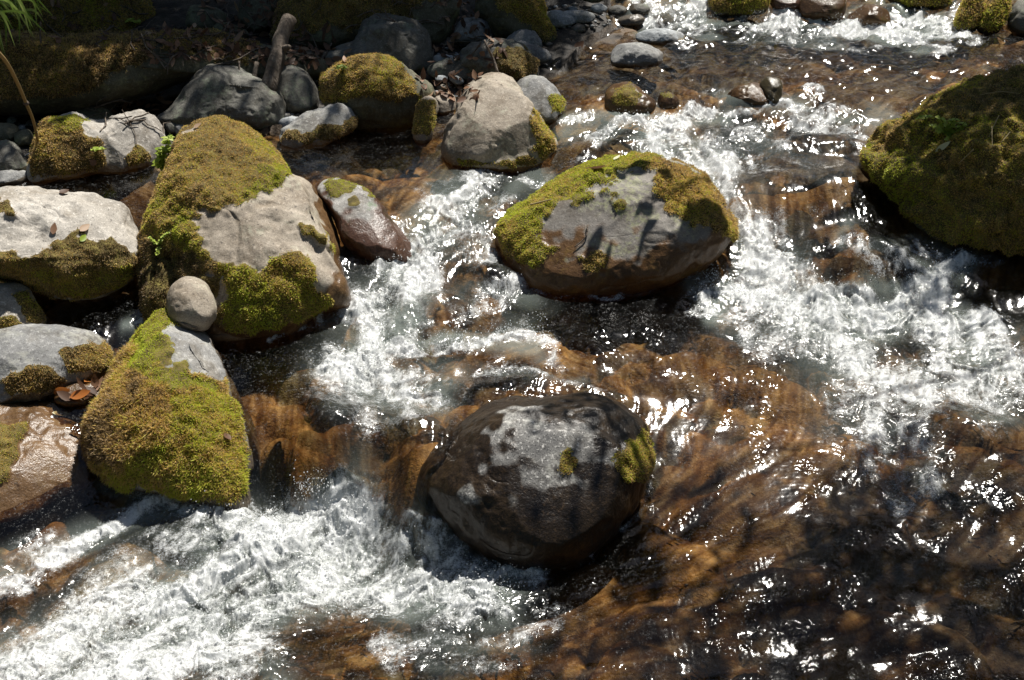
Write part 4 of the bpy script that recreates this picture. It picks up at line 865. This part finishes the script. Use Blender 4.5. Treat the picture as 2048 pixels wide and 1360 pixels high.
leaf_thing('leaf', 'rusty dead leaf on the bare face of the broad pale boulder', (106, 470), (110, 448), .012, 'dead', .6)
leaf_thing('leaf', 'small curled brown leaf on the top of the broad pale boulder', (118, 388), (136, 387), .014, 'dead', .15, .3)
leaf_thing('leaf', 'dull grey dead leaf on the moss front of the front boulder', (446, 868), (456, 884), .014, 'dead', .3, .3)
leaf_thing('leaf', 'brown leaf lying on top of the leaning mossy slab', (852, 203), (872, 193), .022, 'dead', .85)
leaf_thing('leaf', 'tan dead leaf on the tip of the mossy cone boulder', (388, 258), (404, 250), .012, 'dead', .95)
for q0, q1, W, lab in [((168,768),(206,762),.022,'bright rusty orange leaf wedged beside the mossy front boulder, uppermost of three'), ((105,786),(140,776),.018,'dark rusty leaf under the long grey boulder, leftmost of three rusty leaves'), ((140,798),(182,788),.018,'amber rusty leaf on the orange wet stone, middle of three rusty leaves')]:
    leaf_thing('leaf', lab, q0, q1, W, 'rust', .4 + .1 * len(lab) % .5, .2, .012)
for i, (q, lab) in enumerate([([(1998, 232), (1988, 252), (1977, 276)], 'long slanting straw on the huge mossy boulder'), ([(1984, 256), (1986, 294)], 'upright straw crossing the long slanting one on the huge mossy boulder'), ([(2018, 266), (2003, 287)], 'short straw right of the two crossing ones on the huge mossy boulder'), ([(1945, 300), (1918, 326)], 'short slanting straw below the lance-shaped leaf on the huge mossy boulder'), ([(1958, 192), (2000, 184), (2040, 190)], 'curved straw near the top of the huge mossy boulder')]):
    twig('straw', lab, q, .0022, .0015, 'straw', cat='straw', lifts=[.02, .03, .02][:len(q)])
twig('twig', 'curved dark twig on the face of the wide sunlit boulder', [(1176, 452), (1172, 475), (1150, 496)], .004, .002)
twig('twig', 'short pale twig on the moss collar of the wide sunlit boulder', [(1062, 413), (1104, 402)], .004, .003, 'straw')
twig('twig', 'thin brown twig across the top of the mossy front boulder', [(353, 645), (375, 648), (396, 654)], .004, .002)
for i, (q0, q1, W, lab) in enumerate([((1128, 98), (1146, 94), .03, 'dark dead leaf stranded in the back pool, left of two'), ((1150, 104), (1168, 98), .03, 'dark dead leaf stranded in the back pool, right of two')]):
    a = onwater(*q0) + np.array([0, 0, .015]); c = onwater(*q1) + np.array([0, 0, .03]); v, f = leafgeo(a, c - a, np.array([0, -.3, 1.]), np.linalg.norm(c - a), W, .3, 8)
    tag(mesh_obj('leaf', v - a, f, MAT['dead'], None, {'tint': np.full(len(v), .3)}, loc=a), lab, 'leaf')
# dead leaves littering the bank
r = np.random.default_rng(11); parts = []
for (x0, y0, x1, y1, n_) in [(300, 55, 660, 125, 260), (560, 70, 700, 130, 80), (840, 150, 960, 200, 70), (860, 60, 1010, 130, 60), (190, 190, 330, 260, 60), (0, 10, 330, 90, 60), (180, 325, 225, 352, 16), (400, 0, 560, 60, 70), (80, 775, 215, 808, 16), (880, 0, 960, 60, 30)]:
    for k in range(n_):
        p, n = hit(r.uniform(x0, x1), r.uniform(y0, y1))
        if n[2] < .35 or (x0 == 190 and LAST != 'stream_bed'): continue
        n = n + r.normal(0, .3, 3); d = np.cross(n, r.normal(0, 1, 3))
        v, f = leafgeo(p + n * .008, d, n, r.uniform(.03, .075), r.uniform(.008, .018), r.normal(0, .3), 4)
        parts.append((v, f, r.beta(1.6, 2.2)))
V, F, T = gather(parts)
tag(mesh_obj('leaf_litter', V, F, MAT['dead'], None, {'tint': T}), kind='stuff')

# ------------------------------------------------------------------ trees over the stream that throw the dappled shade
def shade_tree(label, foot, clusters, seed):
    r = np.random.default_rng(seed); foot = np.array(foot, float)
    e = bpy.data.objects.new('riverside_tree', None); COL.objects.link(e); e.location = tuple(foot); tag(e, label, 'tree')
    hub = foot + np.array([r.normal(0, .15), r.normal(0, .15), 2.8])
    s = spline([foot - np.array([0, 0, .3]), foot + np.array([.08, .05, 1.4]), hub, hub + np.array([.1, .2, 2.5])], 20)
    tube('trunk', s - foot, np.linspace(.2, .07, len(s)), MAT['bark'], e, 12, .04, seed)
    Ps = []; Ls = []
    for cpx, cpy, rx, ry, tau, h in clusters:
        g = onscene(cpx, cpy); c = g + SUND * (h / SUND[2])
        lim = spline([hub + np.array([0, 0, r.uniform(-.5, 1.2)]), (hub + c) / 2 + np.array([0, 0, r.uniform(.2, .6)]), c], 10)
        tube('limb', lim - foot, np.linspace(.02, .006, len(lim)), MAT['bark'], e, 6, .05)
        area = math.pi * rx * ry; nn = int(tau * area / .00085)
        # twigs with leaves strung along them, so the gaps are uneven
        nt_ = max(6, nn // 26)
        t0 = np.sqrt(r.uniform(0, 1, nt_)); a0 = r.uniform(0, 2 * math.pi, nt_)
        o0 = np.stack([rx * t0 * np.cos(a0), ry * t0 * np.sin(a0), r.normal(0, .22, nt_)], -1) + c
        d0 = r.normal(0, 1, (nt_, 3)) * np.array([1, 1, .35]); d0 /= np.linalg.norm(d0, axis=1)[:, None]
        kk = np.repeat(np.arange(nt_), 26); tt = r.uniform(-.22, .22, len(kk))
        Ps.append(o0[kk] + d0[kk] * tt[:, None] + r.normal(0, .022, (len(kk), 3)))
    P = np.vstack(Ps); n = len(P)
    d = r.normal(0, 1, (n, 3)); d[:, 2] -= .5; d /= np.linalg.norm(d, axis=1)[:, None]
    up = np.array([0, 0, 1.]) + r.normal(0, .45, (n, 3)); sd_ = np.cross(up, d); sd_ /= np.linalg.norm(sd_, axis=1)[:, None]
    L = r.uniform(.045, .085, n)[:, None]; W = L * .27
    V = np.stack([P, P + d * L * .45 + sd_ * W, P + d * L, P + d * L * .45 - sd_ * W], 1).reshape(-1, 3) - foot
    cr = mesh_obj('crown', V, np.arange(n * 4).reshape(-1, 4), MAT['canopy'], e, {'tint': np.repeat(r.uniform(0, 1, n), 4)}, smooth=False)
shade_tree('leafy tree leaning over the left bank, out of the top of the photo', (-4.2, 10.2, 1.2),
    [(60,60,1.1,1.0,6.5,3.6),(250,60,.9,.9,6.5,3.9),(430,40,.8,.9,5.5,4.2),(120,190,.8,.5,6.0,3.3),(350,150,.7,.45,3.4,3.5),(500,190,.5,.3,1.1,3.8),(-150,150,1.1,1.1,3.2,3.5),(40,300,.45,.2,2.2,3.2)], 1)
shade_tree('leafy tree above the back bank, out of the top of the photo', (.2, 11.5, 1.6),
    [(640,20,.9,.8,3.0,4.4),(830,30,.8,.8,2.8,4.2),(1000,30,.55,.6,2.4,4.5),(820,100,.42,.28,1.2,4.1),(1010,115,.4,.25,2.0,4.0),(640,140,.35,.25,1.8,4.2),(700,-120,1.4,1.0,3,4.6),(720,280,.40,.16,1.1,3.6),(590,175,.3,.2,1.6,3.9)], 2)
shade_tree('leafy tree over the right bank, beyond the right edge of the photo', (5.4, 7.2, 1.0),
    [(2150,370,.45,.34,1.7,3.4),(1935,440,.40,.2,3.2,3.2),(2060,460,.5,.25,3.6,3.2),(2200,300,.6,.6,1.8,3.4),(1700,1200,.75,.45,.75,3.8),(1950,1080,.6,.4,.95,3.6),(1400,1180,.6,.35,.5,4.0),(2000,1300,.6,.4,1.0,3.9),(1180,940,.42,.2,.8,3.3),(1250,1310,.5,.3,.4,3.7),(1650,1340,.6,.3,.8,3.9)], 3)
# one low branch whose leaves print their shadows on the wide sunlit boulder
r = np.random.default_rng(21)
e = bpy.data.objects.new('branch', None); COL.objects.link(e); tag(e, 'low leafy branch above the wide sunlit boulder, out of the photo', 'branch')
spots = [(1385,395,.11),(1370,430,.10),(1400,430,.1),(1280,410,.05),(1300,430,.045),(1285,450,.045),(1185,490,.05),(1225,490,.055),(1345,455,.06),(1420,460,.09),(1310,405,.04),(1255,345,.07),(1340,340,.06),(1360,480,.06)]
parts = []; cs = []
for cx, cy, sz in spots:
    p, n = hit(cx, cy); c = p + SUND * (1.75 + r.uniform(-.08, .12)); cs.append(c)
    for k in range(1 if sz < .07 else 2):
        d = np.array([r.normal(0, .4), -.6, -.6 + r.normal(0, .3)]); v, f = leafgeo(c + r.normal(0, .012, 3), d, SUND + r.normal(0, .25, 3), sz * 2.0, sz * .72, .1, 6); parts.append((v, f, r.uniform(.2, .9)))
cs = np.array(cs); foot = cs.mean(0) + SUND * 1.9 + np.array([.25, .3, 0]); e.location = tuple(foot)
V, F, T = gather(parts)
lo = mesh_obj('leaves', V - foot, F, MAT['canopy'], e, {'tint': T}); lo['kind'] = 'stuff'
m0 = cs.mean(0) + np.array([.1, .1, .04])
tube('limb', spline([foot, (foot + m0) / 2 + np.array([0, 0, .12]), m0], 12) - foot, np.linspace(.016, .005, len(spline([foot, (foot + m0) / 2, m0], 12))), MAT['bark'], e, 6)
for c in cs[::2]:
    s = spline([m0, (m0 + c) / 2 + np.array([0, 0, .03]), c], 7)
    tube('twig', s - foot, np.linspace(.004, .002, len(s)), MAT['bark'], e, 5)

# unseen wood added all round to block low sky light and deepen shadows
r = np.random.default_rng(77); N = 64000
a = r.uniform(0, 2 * math.pi, N); rad = 11.5 + 3 * np.sin(3 * a + 1) * .3 + r.exponential(1.2, N); hh = r.beta(1.2, 1.3, N) * (12.5 + 2 * np.sin(5 * a))
P = np.stack([rad * np.sin(a), 4.5 + rad * np.cos(a), hh + .3], -1)
P += .5 * np.stack([noise3(P, .8, 1), noise3(P, .8, 2), noise3(P, .8, 3)], -1)
keep = noise3(P, .7, 5) > -.45; P = P[keep]; n = len(P)
d = r.normal(0, 1, (n, 3)); d[:, 2] -= .6; d /= np.linalg.norm(d, axis=1)[:, None]; s2 = np.cross(d, r.normal(0, 1, (n, 3))); s2 /= np.linalg.norm(s2, axis=1)[:, None]
L = r.uniform(.22, .45, n)[:, None]; W = L * .3
V = np.stack([P, P + d * L * .45 + s2 * W, P + d * L, P + d * L * .45 - s2 * W], 1).reshape(-1, 3)
tag(mesh_obj('sky_blocking_wood', V, np.arange(n * 4).reshape(-1, 4), MAT['canopy'], None, {'tint': np.repeat(r.uniform(0, 1, n), 4)}, smooth=False), kind='stuff')

# gravel and twigs strewn on the banks
r = np.random.default_rng(31); Vs = []; Fs = []; Ts = []; o = 0; wv = []
for (x0, y0, x1, y1, n_) in [(0, 240, 330, 350, 260), (560, 110, 960, 170, 260), (860, 60, 1100, 130, 200), (1090, 10, 1300, 60, 160), (540, 215, 660, 270, 60), (840, 170, 930, 230, 60), (60, 770, 220, 810, 50)]:
    for k in range(n_):
        p, n = hit(r.uniform(x0, x1), r.uniform(y0, y1))
        if n[2] < .6 or LAST != 'stream_bed': continue
        q = ico * r.uniform(.75, 1.2, (12, 1)) * (np.array([1, r.uniform(.6, 1), r.uniform(.4, .8)]) * r.gamma(2.5, .006)); an = r.uniform(0, 6.28)
        q = np.stack([q[:, 0] * math.cos(an) - q[:, 1] * math.sin(an), q[:, 0] * math.sin(an) + q[:, 1] * math.cos(an), q[:, 2]], -1)
        Vs.append(q + p); Fs.append(icf + o); o += 12
V = np.vstack(Vs)
tag(mesh_obj('gravel', V, np.vstack(Fs), MAT['pebble'], None, {'wet': np.repeat(r.uniform(.1, .8, len(Vs)), 12)}), kind='stuff')

r = np.random.default_rng(41); Vs = []; Fs = []; o = 0
for (x0, y0, x1, y1, n_) in [(300, 50, 660, 130, 45), (860, 60, 1010, 130, 14), (400, 0, 560, 60, 18), (0, 10, 330, 90, 22), (190, 190, 330, 260, 16), (640, 0, 900, 60, 14)]:
    for k in range(n_):
        p, n = hit(r.uniform(x0, x1), r.uniform(y0, y1)); an = r.uniform(0, 6.28); L = r.uniform(.06, .22)
        d = np.array([math.cos(an), math.sin(an), r.normal(0, .15)]); d -= n * (d @ n); d /= np.linalg.norm(d); b = np.cross(n, d); rr = r.uniform(.002, .005)
        t = np.linspace(-.5, .5, 4)[:, None]; c_ = p + n * (rr + .004) + d * t * L + b * (r.normal(0, .012, (4, 1)))
        V = np.stack([c_ + (math.cos(a) * b + math.sin(a) * n) * rr for a in (0, 1.57, 3.14, 4.71)], 1).reshape(-1, 3)
        Vs.append(V); Fs.append(grid_faces(4, 4, True) + o); o += len(V)
tag(mesh_obj('twig_litter', np.vstack(Vs), np.vstack(Fs), MAT['bark']), kind='stuff')
